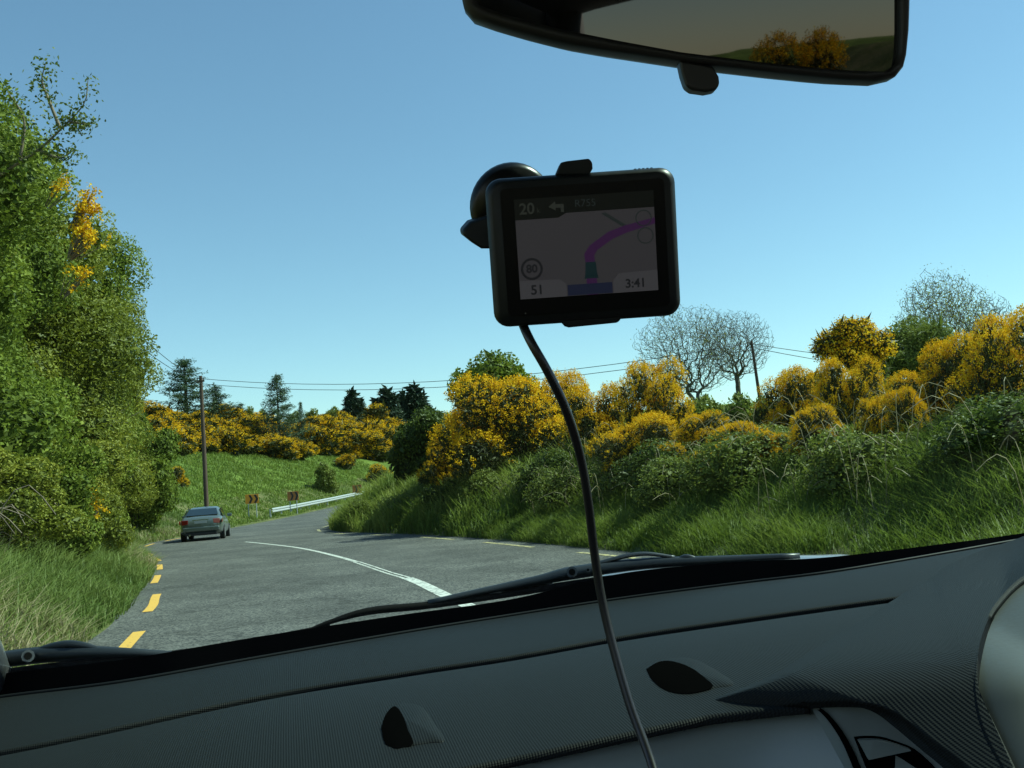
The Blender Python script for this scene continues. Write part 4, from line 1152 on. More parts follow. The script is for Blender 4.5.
for k in np.linspace(-.03, 1, 14):
    r = []
    for p in base_row:
        hd = header(p.x); q = p.lerp(hd, float(k)) + Vector((0, .35, .9)).normalized() * .05 * math.sin(math.pi * max(0, float(k)))
        r.append(q)
    rowsg.append(r)
MB().grid(rowsg).build('windscreen', M['glass'], car, smooth=True)

# depth of the finished pads along a view ray (so that what stands on them touches them)
from mathutils.bvhtree import BVHTree
def bvh_of(name):
    o = [c for c in car.children if c.name == name][0]
    return BVHTree.FromPolygons([v.co for v in o.data.vertices], [p.vertices for p in o.data.polygons])
PADS = [bvh_of('dashboard_top'), bvh_of('dashboard_pad')]
def surf(px, py):
    o_ = Lc(CAM); r = Lc(CAM + ray(px, py)) - o_; L_ = r.length
    ds = [h_[3] / L_ for h_ in (b.ray_cast(o_, r.normalized()) for b in PADS) if h_[0] is not None]
    return min(ds) if ds else None
def dash_depth(px, py):
    h = hfar(px) + .004; return h * FPX / max(60, (py - hor(px)))

# instrument cowl: convex hood rising to the right, grown out of the pad
out_edge = [(1200, 470), (1110, 497), (1024, 536), (985, 549), (948, 565), (920, 583), (890, 602), (850, 627), (810, 652), (770, 676), (725, 694), (670, 712)]
low_edge = [(1120, 545), (1060, 560), (1022, 579), (1000, 600), (987, 620), (979, 645), (975, 672), (976, 702), (983, 730), (995, 755), (1013, 785), (1040, 820)]
trim_edge = [(1040, 830), (1010, 805), (985, 786), (964, 766), (945, 751), (929, 738), (913, 725), (897, 713), (881, 706), (864, 703), (835, 702), (804, 704), (760, 709), (715, 715), (670, 722)]
NC = 70
O = curve_pts(out_edge, NC)
In = curve_pts(low_edge + trim_edge[1:], NC * 2)
# the inner boundary: first the pod lip, then the trim edge
Pi = np.array([In[int(round(k))] for k in np.linspace(0, 2 * NC - 1, NC)])
def cd_(q): return dash_depth(q[0], q[1])
rowsC = []
NR = 18
wO = np.linspace(0, 1, NC)
def base_d(q, clear):
    x, y = q; c1, c2 = crease1(x), crease2(x)
    k = (y - c1) / (c2 - c1)
    if k >= 0: k = min(k, 1); h = hfar(x) + .002 + .010 * k - .010 * math.sin(math.pi * k)
    else: h = hfar(x) + .002 - .004 * math.sin(math.pi * min(1, -k * .7))
    d = (h - clear) * FPX / max(50, min(y, c2) - hor(x))
    if y > c2: d -= .00055 * (y - c2)
    return d if d < 1.0 else 1.0 + .18 * math.tanh((d - 1.0) / .18)
clr = np.interp(wO, [0, .8, 1], [.0015, .001, -.006])
dO = np.array([base_d(O[k_], clr[k_]) for k_ in range(NC)])
dP = np.interp(wO, [0, .1, .28, .44, .56, .64, .72, .8, .88], [.86, .76, .60, .56, .572, .59, .606, .620, .634])
dP = np.array([dP[k_] if wO[k_] < .88 else base_d(Pi[k_], clr[k_]) for k_ in range(NC)])
dP = np.convolve(np.pad(dP, 3, mode='edge'), np.ones(7) / 7, 'valid')
for j in range(NR):
    v = j / (NR - 1); r = []
    for i in range(NC):
        q = O[i] * (1 - v) + Pi[i] * v
        fade = float(np.interp(wO[i], [0, .3, .45, .6, .72, 1], [1, 1, .6, .15, 0, 0]))
        d = dO[i] * (1 - v) + dP[i] * v - .006
        d -= (.024 * fade) * math.sin(math.pi * v ** .8)
        kb = float(sm(v, .12, .6)); bd = base_d(q, clr[i] + .0035 * min(1, v * 10)); d = min(d, bd) * kb + (bd if d > bd else d * .5 + bd * .5) * (1 - kb)
        k_ = float(sm(wO[i], .86, .98)); d = d * (1 - k_) + base_d(q, clr[i]) * k_
        r.append(PL(q[0], q[1], d))
    rowsC.append(r)
lw = [float(sm(k_ / (NC - 1), .36, .5)) for k_ in range(NC)]
lip = [[p + Vector((.004, .002, -.004)) for p in rowsC[-1]], [p + Vector((.010, .012, 0)) * (1 - k_) + Vector((0, .02, -.005)) * k_ for p, k_ in zip(rowsC[-1], lw)]]
back = [[p + Vector((.0, .05, -.05)) for p in rowsC[0]]]
cw = MB().grid(rowsC + lip).build('instrument_cowl', M['dash'], car, smooth=True)
# the pads stop under the cowl: their hidden ends drop away
oe = curve_pts(out_edge, 200)[::-1]
def xlim(y): return float(np.interp(y, oe[::-1][:, 1], oe[::-1][:, 0])) if y < 712 else 740
for nm in ('dashboard_top', 'dashboard_pad', 'seam'):
    ob = [c for c in car.children if c.name == nm][0]; c0_ = Lc(CAM)
    for v_ in ob.data.vertices:
        wv = Matrix.Rotation(HEAD, 3, 'Z') @ v_.co + CO; x_, y_ = px_of(wv)
        ex = x_ - xlim(max(480, min(y_, 706))) - (24 + 26 * float(sm(y_, 620, 660)))
        if y_ > 690: ex = x_ - 812
        if ex > 0:
            k_ = min(1, ex / 14); v_.co = v_.co + (v_.co - c0_) * .5 * k_ + Vector((0, 0, -.03 * k_))

# satin panel under the pad seam (facia), with the vent surround on its right
def px_sheet(name, ra, rb, da, db, mat, n=40, m_=8, bulge=.01, parent=car):
    A_ = curve_pts(ra, n); B_2 = curve_pts(rb, n); rr = []
    for j in range(m_):
        v = j / (m_ - 1)
        rr.append([PL(*(A_[i] * (1 - v) + B_2[i] * v), (da[0] + (da[1] - da[0]) * i / (n - 1)) * (1 - v) + (db[0] + (db[1] - db[0]) * i / (n - 1)) * v - bulge * math.sin(math.pi * v * .5)) for i in range(n)])
    return MB().grid(rr).build(name, mat, parent, smooth=True)
cr2 = [(x, crease2(x)) for x in (-200, 0, 150, 300, 420, 512, 600, 680, 740, 800, 850)]
def off_row(pts, dy, back_):
    c = curve_pts(pts, 50); return [PL(x, y + dy, (hfar(x) + .012) * FPX / (y - hor(x)) + back_) for x, y in c]
A_ = off_row(cr2, 4, .012); rr = [off_row(cr2, -1, .03), off_row(cr2, 2, .016)]
for k in range(9):
    a = k / 8
    rr.append([p + Vector((0, -.006 - .030 * math.sin(a * 1.3), -.002 - .07 * a ** 1.3)) for p in A_])
MB().grid(rr).build('facia_panel', M['satin'], car, smooth=True)
MB().grid([off_row(cr2, -5, .010), off_row(cr2, 3, .009)]).build('facia_seam', M['black'], car)
vent = px_sheet('vent_surround', [(812, 709), (835, 706), (862, 707), (879, 710), (895, 717), (911, 729), (927, 742), (943, 755), (962, 771), (985, 792)], [(862, 800), (868, 808), (876, 818), (886, 828), (896, 840), (908, 850), (920, 860), (935, 875), (950, 890), (970, 905)], (.640, .598), (.60, .57), M['satin'], bulge=.008)
vb = BVHTree.FromPolygons([v.co for v in vent.data.vertices], [p.vertices for p in vent.data.polygons])
def vd(px, py):
    o_ = Lc(CAM); r = Lc(CAM + ray(px, py)) - o_; h_ = vb.ray_cast(o_, r.normalized()); return h_[3] / r.length if h_[0] is not None else .6
fb_ = [c for c in car.children if c.name == 'facia_panel'][0]
fbv = BVHTree.FromPolygons([v.co for v in fb_.data.vertices], [p.vertices for p in fb_.data.polygons])
def fd(px, py):
    o_ = Lc(CAM); r = Lc(CAM + ray(px, py)) - o_; hs = [b_.ray_cast(o_, r.normalized()) for b_ in (fbv, vb)]
    ds = [h_[3] / r.length for h_ in hs if h_[0] is not None]; return (min(ds) if ds else .62) - .002
ga = curve_pts([(800, 702), (820, 712), (838, 735), (852, 765), (865, 800)], 24); gb = curve_pts([(807, 702), (826, 712), (845, 735), (860, 765), (874, 800)], 24)
MB().grid([[PL(x, y, fd(x, y)) for x, y in ga], [PL(x, y, fd(x, y)) for x, y in (ga + gb) / 2], [PL(x, y, fd(x, y)) for x, y in gb]]).build('vent_gap', M['hollow_shade'], car)
# round vent set in the surround: shade of the opening painted as a black sheet, pale upper vane
def flat_poly(name, pts, ds, th, mat, parent=car, bevel=0):
    a = [PL(x, y, d) for (x, y), d in zip(pts, ds)]; n_ = Lc(CAM + fwd) - Lc(CAM)
    return MB().prism(a, n_ * th).build(name, mat, parent, bevel=bevel)
arc = curve_pts([(856, 739), (868, 738), (884, 739), (900, 744), (915, 750), (930, 762), (944, 778)], 14)
flat_poly('vent_opening_shade', [tuple(q) for q in arc] + [(950, 800), (905, 800), (875, 790)], [min(vd(x, y), .64) - .003 for x, y in [tuple(q) for q in arc] + [(950, 790), (905, 790), (880, 785)]], .004, M['hollow_shade'], vent)
flat_poly('vent_vane', [(859, 741)] + [tuple(q + [0, 2]) for q in arc[1:9]] + [(911, 751), (869, 760)], [vd(x, y) - .006 for x, y in [(859, 741)] + [tuple(q + [0, 2]) for q in arc[1:9]] + [(911, 751), (869, 760)]], .003, M['satin'], vent)

# silver pod of the instrument hood at the frame edge
rr = []
edge_p = [p + Vector((.003, .006, -.004)) for p in rowsC[-1][:int(NC * .42) + 2]]
pc = PL(1125, 705, .545)
for j in range(12):
    v = j / 11
    rr.append([p.lerp(pc, v) + (Lc(CAM) - p).normalized() * .022 * math.sin(math.pi * min(1, v * 1.1)) for p in edge_p])
MB().grid(rr).build('instrument_pod_rim', M['pod'], car, smooth=True)

# demister hoods on the pad
def hood(pts_out, mouth, hgt, peak):
    O_ = curve_pts(pts_out + [pts_out[0]], 41)
    o_ = Lc(CAM); base = []
    for q in O_:
        base.append(PL(q[0], q[1], (surf(q[0], q[1]) or .8) + .002))
    top_ = PL(peak[0], peak[1], (surf(peak[0], peak[1]) or .8) - hgt)
    rr = []
    for j in range(9):
        a = math.pi / 2 * j / 8
        rr.append([b_.lerp(top_, 1 - math.cos(a)) + (o_ - b_).normalized() * hgt * .6 * math.sin(a) * (1 - (1 - math.cos(a))) for b_ in base])
    o = MB().grid(rr).build('demister_hood', M['dash'], car, smooth=True)
    hb = BVHTree.FromPolygons([v.co for v in o.data.vertices], [p.vertices for p in o.data.polygons])
    def hd(px, py):
        r = Lc(CAM + ray(px, py)) - o_; h_ = hb.ray_cast(o_, r.normalized()); return (h_[3] / r.length if h_[0] is not None else (surf(px, py) or .8))
    c3 = curve_pts(mouth + [mouth[0]], 31)[:-1]; mc = np.array(mouth).mean(0)
    rr = []
    for f in (1, .8, .55, .3, .02):
        rr.append([PL(*(mc + (q - mc) * f), hd(*(mc + (q - mc) * f)) - .0015) for q in c3] )
    rr = [r + [r[0]] for r in rr]
    MB().grid(rr).build('vent_opening_shade', M['hollow_shade'], o, smooth=True)  # no hollow here: the mouth's shade is a black sheet on the hood
hood([(379, 728), (386, 712), (396, 704), (412, 703), (424, 708), (434, 722), (446, 741), (430, 744), (400, 748), (384, 744)], [(381, 728), (386, 714), (395, 706), (403, 716), (408, 730), (413, 744), (396, 748), (385, 743)], .012, (412, 722))
hood([(644, 668), (656, 660), (672, 657), (692, 658), (712, 667), (736, 684), (716, 689), (690, 695), (668, 692), (652, 682)], [(646, 669), (658, 662), (672, 661), (690, 667), (704, 677), (713, 687), (690, 693), (668, 691), (653, 681)], .010, (690, 672))

# scuttle / bonnet rear edge outside
lift = lambda x: float(np.interp(x, [560, 620, 660, 760, 840, 880], [5, -6, -9, -6, -2, 6]))
MB().grid([[Lc(P(px, top_edge(px) + 14, dfun(px) * 1.02 + .06)) for px in cols],
           [Lc(P(px, top_edge(px) + 2 + lift(px), dfun(px) * 1.02 + .12)) for px in cols],
           [Lc(P(px, top_edge(px) + lift(px), dfun(px) * 1.02 + .20)) for px in cols],
           [Lc(P(px, top_edge(px) + 12, dfun(px) * 1.02 + .5)) for px in cols],
           [Lc(P(px, top_edge(px) + 60, dfun(px) * 1.02 + .9)) for px in cols]]).build('bonnet', M['body_silver'], car, smooth=True)

# wipers
def wtube(mb, pts, r, n=8, k=26):
    c = curve_pts([(x, y) for x, y in pts], k)
    rr = curve_pts([(a, 0) for a in r], k)[:, 0] if hasattr(r, '__len__') else [r] * k
    mb.tube([PL(x, y, dfun(x) * 1.02 + .05) for x, y in c], list(rr), n); return mb
M['nut'] = plain('dull_metal', (.08, .085, .09), .4, metal=.8)
M['wiper'] = plain('wiper_arm_paint', (.02, .024, .028), .35)
wp = MB(); wtube(wp, [(428, 603), (480, 592), (540, 580), (572, 573), (640, 564), (720, 560), (800, 556)], [.004, .005, .007, .009, .008, .006, .004]).build('wiper', M['wiper'], car, smooth=True)
wip = [c for c in car.children if c.name.startswith('wiper')][0]
wtube(MB(), [(300, 634), (330, 622), (370, 611), (430, 605), (520, 592), (620, 577), (740, 566)], [.002, .003, .005, .005, .005, .004, .003]).build('blade', M['black'], wip, smooth=True)
wtube(MB(), [(560, 578), (600, 563), (640, 554), (675, 557)], [.002, .003, .003, .002]).build('spring_clip', M['nut'], wip, smooth=True)
def nut(px, py, r):
    c = PL(px, py, dfun(px) * 1.02 + .033); n_ = (Lc(CAM) - c).normalized()
    MB().tube([c, c + n_ * .006], r, 10).build('nut', M['nut'], wip)
    MB().tube([c + n_ * .0062, c + n_ * .009], r * .6, 10).build('nut_cap', M['black'], wip)
for x0 in (500, 545, 612, 655, 690):
    wtube(MB(), [(x0 - 16, top_edge(x0) - 4), (x0 - 4, top_edge(x0) - 9), (x0 + 10, top_edge(x0) - 6)], [.002, .0035, .002], k=8).build('claw', M['wiper'], wip, smooth=True)
nut(572, 572, .0075); nut(588, 570, .003)
wtube(MB(), [(-60, 668), (0, 660), (40, 655), (80, 653), (130, 653), (178, 654), (240, 646)], [.009, .010, .010, .009, .006, .004, .002]).build('wiper_second', M['wiper'], car, smooth=True)
w2 = [c for c in car.children if c.name.startswith('wiper_second')][0]; w2.name = 'wiper'
wtube(MB(), [(30, 652), (56, 646), (78, 645), (110, 652)], [.002, .005, .005, .002]).build('spring_clip', M['wiper'], w2, smooth=True)
wtube(MB(), [(-60, 682), (60, 666), (170, 655), (260, 640), (330, 626)], [.006, .005, .005, .004, .003]).build('blade', M['black'], w2, smooth=True)
wip = w2
nut(28, 656, .0075)
# wiper end clip highlight
# A pillars, roof, doors, seats, rear end (seen in the mirror and shading the cabin)
zc = CAM.z
def pillar(p0, p1, r0, r1, mat, name):
    MB().tube([p0, Vector(p0).lerp(Vector(p1), .5) + Vector((0, .01, .02)), p1], [r0, (r0 + r1) / 2, r1], 10).build(name, mat, car, smooth=True)
lb = PL(-34, 660, dfun(-30) + .02); hl = header(-.36)
pillar(lb - (hl - lb) * .1, hl, .04, .035, M['body_silver'], 'door_pillar')
pillar(Vector((1.09, 1.12, zc - .2)), header(.98), .035, .035, M['lining'], 'door_pillar')
rf = []
for y, z in ((.47, .37), (.2, .42), (-.4, .45), (-1.1, .46), (-1.7, .42), (-1.8, .40)):
    rf.append([Vector((XC + u * .66, y - (.05 * u * u if y > .4 else 0), zc + z - .05 * u * u * (1 + u * u) * .5)) for u in np.linspace(-1, 1, 13)])
b = MB().grid(rf).build('roof', M['lining'], car, smooth=True); b.modifiers.new('s', 'SOLIDIFY').thickness = .03
for s_ in (-1, 1):
    x = XC + s_ * .72
    MB().box((x, -.35, zc - .52), (.06, 2.9, .72)).build('door_panel', M['dash_plain'], car, bevel=.02)
    MB().box((XC + s_ * .69, -.45, zc + .12), (.05, .1, .58)).build('door_pillar', M['lining'], car, bevel=.02)
    MB().box((XC + s_ * .70, -1.62, zc + .1), (.04, .9, .66)).build('quarter_panel', M['lining'], car, bevel=.02)
    pillar((XC + s_ * .7, -2.15, zc - .1), (XC + s_ * .63, -1.76, zc + .42), .07, .05, M['lining'], 'door_pillar')
MB().box((XC, -2.2, zc - .45), (1.5, .08, .72)).build('tailgate', M['dash_plain'], car, bevel=.02)
MB().box((XC, -.4, zc - .92), (1.5, 3.4, .05)).build('floor_pan', M['seat'], car)
def seat(x, y, w_, nm='seat'):
    s = MB().box((x, y, zc - .68), (w_, .5, .16)).build(nm, M['seat'], car, bevel=.05)
    MB().box((x, y - .3, zc - .33), (w_, .14, .6), Matrix.Rotation(R(12), 3, 'X')).build('backrest', M['seat'], s, bevel=.05)
    return s
seat(XC + .37, -.15, .5); seat(XC - .37, -.45, .5)
s = seat(XC, -1.35, 1.25, 'rear_seat')
for k in (-1, 1): MB().box((XC + k * .36, -1.75, zc + .01), (.24, .09, .14)).build('headrest', M['seat'], s, bevel=.03)
# hidden front face of the dash closing the cabin
MB().box((XC, .95, zc - .6), (1.4, .3, .5)).build('bulkhead', M['dash_plain'], car)

# ---- rear view mirror
MC = P(690, 5, .52)                          # centre of the glass
tgt = CO + Matrix.Rotation(HEAD, 3, 'Z') @ Vector((XC - .34, -2.2, zc + .375))
nv = ((CAM - MC).normalized() + (tgt - MC).normalized()).normalized()
def on_plane(px, py, off=0.0):
    r = ray(px, py); o_ = MC + nv * off
    return CAM + r * ((o_ - CAM).dot(nv) / r.dot(nv))
outl = [(459, -60), (459, -20), (462, 2), (466, 14), (478, 21), (520, 33), (560, 43), (600, 50), (640, 56), (680, 62), (720, 67), (780, 74), (830, 79), (868, 82), (888, 81), (900, 74), (905, 60), (908, 30), (909, 0), (909, -45), (900, -62), (870, -72), (700, -95), (520, -100), (475, -90)]
inner = [(474, -55), (474, -20), (476, 0), (480, 8), (500, 15), (560, 31), (620, 43), (680, 54), (760, 64), (830, 71), (880, 74), (893, 70), (896, 55), (897, 30), (897, 0), (897, -42), (890, -54), (865, -62), (700, -84), (520, -88), (485, -80)]
mir = empty('rear_view_mirror', MC); mir.name = 'rear_view_mirror'
tag(mir, 'black rear view mirror fixed at the top of the windscreen', 'mirror')
mo = lambda p: Vector(p) - MC
M['mirror_glass'] = plain('dimmed_mirror_glass', (.065, .07, .068), .015, metal=1)
mb = MB()
co_ = [mo(on_plane(x, y)) for x, y in outl]; ci = [mo(on_plane(x, y, -.001)) for x, y in inner]
# rim: ring between outline and inner, via resampled loops
def loop(pts, n):
    p = np.array([tuple(q) for q in pts] + [tuple(pts[0])]); L_ = np.concatenate([[0], np.cumsum(np.linalg.norm(np.diff(p, axis=0), axis=1))])
    t = np.linspace(0, L_[-1], n, endpoint=False); return [Vector([np.interp(v, L_, p[:, k]) for k in range(3)]) for v in t]
cen = mo(MC)
def angloop(pts, n):
    """sample the closed loop at equal angles round the centre so that loops correspond"""
    big_ = loop(pts, 900); ux = (on_plane(700, 5) - on_plane(600, 5)).normalized(); uy = nv.cross(ux)
    cc = mo(on_plane(688, -5)); ang = np.array([math.atan2((p - cc).dot(uy), (p - cc).dot(ux)) for p in big_]); o_ = np.argsort(ang)
    ang = ang[o_]; bb = np.array([tuple(big_[k]) for k in o_])
    tt_ = np.linspace(-math.pi, math.pi, n, endpoint=False)
    return [Vector([np.interp(v, ang, bb[:, k], period=2 * math.pi) for k in range(3)]) for v in tt_]
NL = 120
lo = angloop(co_, NL); li = angloop(ci, NL)
lo = lo + [lo[0]]; li = li + [li[0]]
front = [p + nv * .004 for p in li]
mid_ = [a.lerp(b, .35) + nv * .005 for a, b in zip(lo, li)]
sh = lambda f, off: [Vector(lo_ * f) - nv * off for lo_ in lo]
mb.grid([li, front, mid_, [p + nv * .001 for p in lo], [p - nv * .012 for p in lo], sh(.93, .024), sh(.75, .034), sh(.3, .04), sh(.01, .041)])
mb.build('housing', M['matt_black'], mir, smooth=True)
MB().add(li[:-1], [tuple(range(NL))]).build('mirror_glass', M['mirror_glass'], mir)
lev = [(679, 60), (682, 74), (686, 86), (692, 90), (706, 92), (716, 90), (720, 84), (719, 76), (713, 66)]
MB().prism([mo(on_plane(x, y, .002)) for x, y in lev], -nv * .012).build('dip_lever', M['matt_black'], mir, bevel=.0015)
MB().tube([mo(MC) - nv * .03, mo(MC) - nv * .05 + Vector((0, .03, .05)), mo(MC) + Vector((0, .07, .12))], [.018, .012, .014], 12).build('mount', M['matt_black'], mir, smooth=True)

# gorse bush behind the car, seen in the mirror
def refl(px, py, d):
    h = on_plane(px, py); v = (h - CAM).normalized(); r = v - nv * 2 * v.dot(nv); return h + r * d
rp = refl(803, 62, 15.0); rtp = refl(803, 42, 15.0)
zz = H(rp.x, rp.y)
put(GP[1], (rp.x, rp.y, zz - .1), 1.0, (.42, .42, max(.5, (rtp.z - zz) / 2.95)), 'gorse bush behind the car, reflected in the rear view mirror', 'gorse bush')
print('mirror refl', rp[:], rtp.z, zz)

# ---- sat nav
SD = .56
SC = P(583, 248, SD)
sx_ = (P(678, 241, SD) - P(490, 254, SD)).normalized()
sn_ = (CAM - SC).normalized(); sn_ = (sn_ - sx_ * sn_.dot(sx_)).normalized()
sz_ = sn_.cross(sx_).normalized()
if sz_.z < 0: sz_ = -sz_
Ms = Matrix((sx_, -sn_, sz_)).transposed().to_4x4(); Ms.translation = SC
gps = empty('sat_nav', SC); gps.matrix_world = Ms
tag(gps, 'black sat nav showing a route map, held to the windscreen by a suction cup', 'sat nav')
K = SD / FPX
M['gps'] = plain('sat_nav_casing', (.007, .009, .009), .42, spec=.3, noise=.1, nscale=200)
M['gps_bezel'] = plain('sat_nav_bezel', (.003, .003, .003), .3, spec=.3)
def emis(name, col, e=1.0): return plain(name, tuple(c * .5 for c in col), .4, emit=col, es=e * .3)
M['scr'] = emis('map_ground', (.05, .047, .052), .75)
M['scr_dark'] = emis('screen_header', (.002, .003, .002), .6)
M['scr_box'] = emis('screen_box', (.066, .064, .07), .8)
M['route'] = emis('route_line', (.045, .012, .06), .8)
M['txt'] = emis('screen_text_pale', (.03, .034, .028), .8)
M['txt_d'] = emis('screen_text_dark', (.018, .018, .022), .5)
M['teal'] = emis('position_arrow', (.006, .022, .026), .8)
M['navy'] = emis('street_bar', (.012, .016, .04), .8)
M['road_line'] = emis('map_road', (.022, .03, .03), .7)
def rrect(w_, h_, r, n=6, cx=0, cz=0):
    pts = []
    for qx, qz, a0_ in ((1, 1, 0), (-1, 1, 90), (-1, -1, 180), (1, -1, 270)):
        for k in range(n + 1):
            a = R(a0_ + 90 * k / n); pts.append((cx + qx * (w_ / 2 - r) + r * math.cos(a), cz + qz * (h_ / 2 - r) + r * math.sin(a)))
    return pts
W_, H_ = 187 * K, 146 * K
rows = []
n_ = 28
for (f, y) in ((.90, .0125), (.985, .010), (1.0, .004), (1.0, -.004), (.985, -.0075), (.95, -.0095), (.93, -.0100)):
    rows.append([Vector((x * (f if f < 1 else 1), y, z * (f if f < 1 else 1))) for x, z in rrect(W_, H_, 15 * K)])
rows = [r + [r[0]] for r in rows]
mb = MB().grid(rows); mb.f.append(tuple(range(len(mb.v) - len(rows[0]), len(mb.v) - 1))); mb.f.append(tuple(range(len(rows[0]) - 2, -1, -1)))
mb.build('casing', M['gps'], gps, smooth=True, sharp=40)
MB().prism([Vector((x, -.0101, z)) for x, z in rrect(160 * K, 124 * K, 5 * K, cx=1 * K, cz=0)], (0, -.0008, 0)).build('bezel', M['gps_bezel'], gps)
def spx(x, y):                 # image offset from the device centre (px) to device plane
    return x * K, -y * K
def plate(name, x0, y0, x1, y1, mat, y=-.0114, parent=None, th=.0002):
    mb = MB(); mb.prism([Vector((a * K, y, -b * K)) for a, b in ((x0, y0), (x1, y0), (x1, y1), (x0, y1))], (0, -th, 0))
    return mb.build(name, mat, parent)
scr = plate('screen', -66, -51, 70, 46, M['scr'], -.0110, gps, .0004)
def sub(name, polys, mat, y):
    mb = MB()
    for pl in polys: mb.prism([Vector((a * K, y, -b * K)) for a, b in pl], (0, -.00012, 0))
    return mb.build(name, mat, scr)
sub('header_bar', [[(-66, -51), (70, -51), (70, -35), (-16, -35), (-24, -31), (-66, -31)]], M['scr_dark'], -.01145)
sub('map_road', [[(18, -32), (22, -33), (50, -14), (46, -13)]], M['road_line'], -.01145)
sub('route_line', [[(0, 46), (0, 14), (-1, 6), (5, -2), (24, -14), (40, -19), (70, -25), (70, -19), (42, -12), (28, -7), (12, 3), (9, 8), (11, 46)]], M['route'], -.01150)
sub('position_arrow', [[(-1, 28), (0, 14), (10, 14), (11, 28)], [(-2, 30), (12, 30), (11, 26), (-1, 26)]], M['teal'], -.01165)
sub('speed_box', [[(-66, 28), (-26, 29), (-20, 34), (-20, 46), (-66, 46)]], M['scr_box'], -.01160)
sub('time_box', [[(70, 26), (32, 27), (26, 34), (26, 46), (70, 46)]], M['scr_box'], -.01160)
sub('street_bar', [[(-19, 35), (25, 35), (25, 45.5), (-19, 45.5)]], M['navy'], -.01160)
def ringp(cx, cy, r0, r1, n=24):
    return [[(cx + r0 * math.cos(a), cy + r0 * math.sin(a)), (cx + r1 * math.cos(a), cy + r1 * math.sin(a)), (cx + r1 * math.cos(b), cy + r1 * math.sin(b)), (cx + r0 * math.cos(b), cy + r0 * math.sin(b))]
            for a, b in [(2 * math.pi * k / n, 2 * math.pi * (k + 1) / n) for k in range(n)]]
sub('speed_limit_ring', ringp(-53, 17, 8.5, 10.8), M['txt_d'], -.01165)
sub('zoom_ring', ringp(59, -25, 7, 8) + ringp(60, -8, 7, 8), M['road_line'], -.01165)
sub('turn_arrow', [[(-33, -42), (-26, -47), (-26, -44), (-18, -44), (-18, -36), (-21, -36), (-21, -40.5), (-26, -40.5), (-26, -38)]], M['txt'], -.01160)
def text(body, cx, cy, size, mat, bold=0):
    c = bpy.data.curves.new('screen_text', 'FONT'); c.body = body; c.size = size * K; c.align_x = 'CENTER'; c.align_y = 'CENTER'; c.extrude = .00005; c.offset = bold * K * .3
    c.materials.append(mat); t_ = bpy.data.objects.new('tmp', c); link(t_); bpy.context.view_layer.update()
    me = bpy.data.meshes.new_from_object(t_.evaluated_get(bpy.context.evaluated_depsgraph_get())); bpy.data.objects.remove(t_)
    o = bpy.data.objects.new('screen_text', me); link(o, scr)
    o.location = (cx * K, -.01185, -cy * K); o.rotation_euler = (R(90), 0, 0); return o
text('20', -54, -41, 15, M['txt'], 1); text('k', -43, -39, 7, M['txt']); text('R755', 3, -43, 10, M['road_line'])
text('80', -53, 17, 11, M['txt_d'], 1); text('51', -49, 38, 13, M['txt_d'], 1); text('3:41', 48, 38, 12, M['txt_d'], 1)
MB().tube([(-62 * K, -.0095, -60 * K), (-62 * K, -.0112, -60 * K)], .8 * K, 8).build('light_sensor', M['txt'], gps)
# cradle: clip on top and foot below
MB().prism([Vector((a * K, -.008, -b * K)) for a, b in ((-24, -72), (-18, -84), (-12, -85), (10, -86), (13, -82), (13, -76), (9, -70))], (0, .018, 0)).build('cradle_clip', M['gps'], gps, bevel=.001)
MB().prism([Vector((a * K, -.0085, -b * K)) for a, b in ((-28, 71), (-24, 76), (-20, 77.5), (29, 76), (33, 72), (33, 66), (-30, 68))], (0, .02, 0)).build('cradle_foot', M['gps'], gps, bevel=.001)
MB().box((0, .016, 0), (60 * K, .012, 150 * K)).build('cradle_back', M['gps'], gps, bevel=.002)
# ventilation ribs on the top edge
mb = MB()
for k in range(5): mb.box(((56 + k * 4) * K, .001, 73.4 * K), (2 * K, .006, 1.2 * K))
mb.build('speaker_ribs', M['gps'], gps)
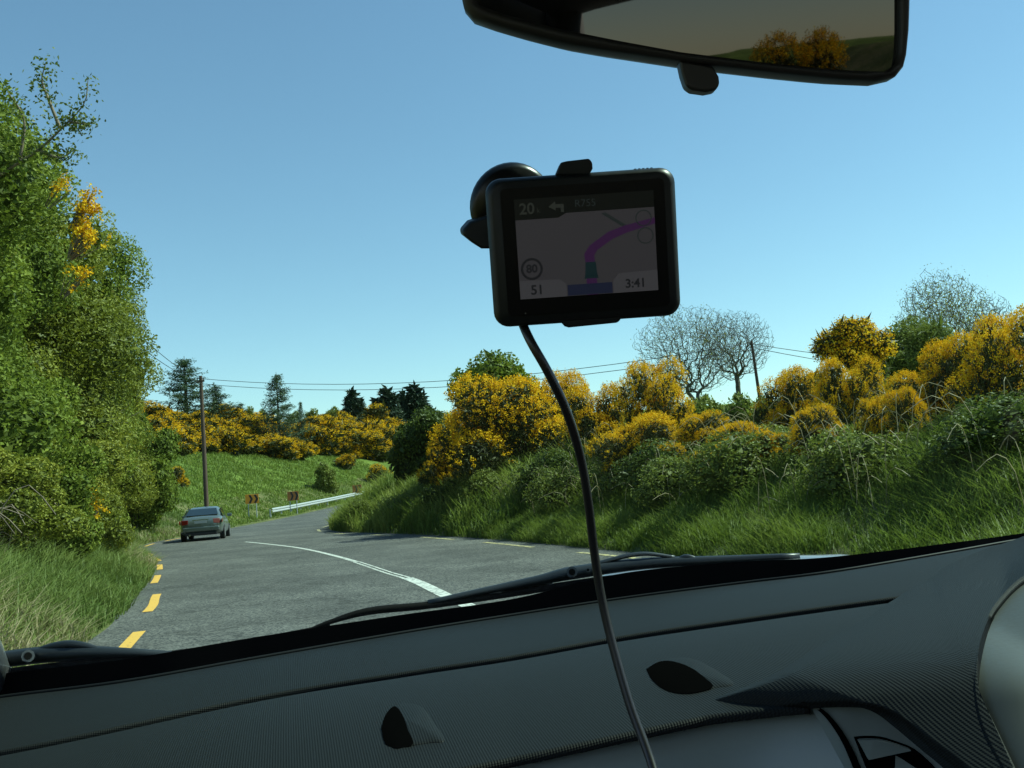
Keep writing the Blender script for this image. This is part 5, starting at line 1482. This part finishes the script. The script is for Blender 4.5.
# suction cup on the glass and its arm
ctr = P(512, 206, .655)
Mi = Ms.inverted()
cl_ = Mi @ ctr; 
nrm_g = (Mi.to_3x3() @ (Matrix.Rotation(HEAD, 3, 'Z') @ Vector((0, .6, .8)))).normalized()
cup_r = 43 * .655 / FPX
axn = (Mi.to_3x3() @ (Matrix.Rotation(HEAD, 3, 'Z') @ Vector((0, .93, .37)))).normalized()
cpts = [cl_ - axn * x for x in (-.002, 0, .004, .007, .009, .012)]
MB().tube(cpts, [cup_r * .97, cup_r, cup_r * .98, cup_r * .88, cup_r * .6, cup_r * .3], 40).build('suction_cup', M['gps_bezel'], gps, smooth=True, sharp=50)
a_ = cl_ - axn * .02; b_ = Vector((-.01, .02, 0))
MB().tube([a_, a_.lerp(b_, .4) + Vector((0, -.0, -.004)), b_], [.013, .012, .013], 14).build('mount_arm', M['gps'], gps, smooth=True)
lvp = [Mi @ P(x, y, .64) for x, y in ((470, 222), (462, 231), (464, 236), (474, 244), (482, 249), (494, 249), (500, 235), (490, 215))]
MB().prism(lvp, axn * .012).build('suction_lever', M['gps'], gps, bevel=.002)

# power cable
cab = curve_pts([tuple(P(x, y, d)) for x, y, d in ((515, 300, .575), (522, 322, .568), (531, 342, .56), (548, 372, .56), (566, 410, .565), (580, 455, .575), (588, 500, .58), (594, 550, .585), (602, 600, .585), (614, 650, .58), (630, 705, .57), (645, 745, .56), (655, 775, .55), (668, 830, .53), (684, 900, .52))], 90)
c0 = Vector(cab[0])
o = MB().tube([Vector(c) - c0 for c in cab], .0026, 14).build('power_cable', plain('cable_sheath', (.012, .012, .012), .35), None, smooth=True)
o.location = c0
MB().tube([Vector(cab[0]) - c0, Vector(cab[4]) - c0], .0036, 12).build('strain_relief', M['matt_black'], o, smooth=True)
tag(o, 'black power cable hanging from the sat nav down over the dashboard', 'cable')

# drop prototypes never placed
for o in [o for o in COL.objects if o.get('fresh')]:
    for c in list(o.children): bpy.data.objects.remove(c)
    bpy.data.objects.remove(o)
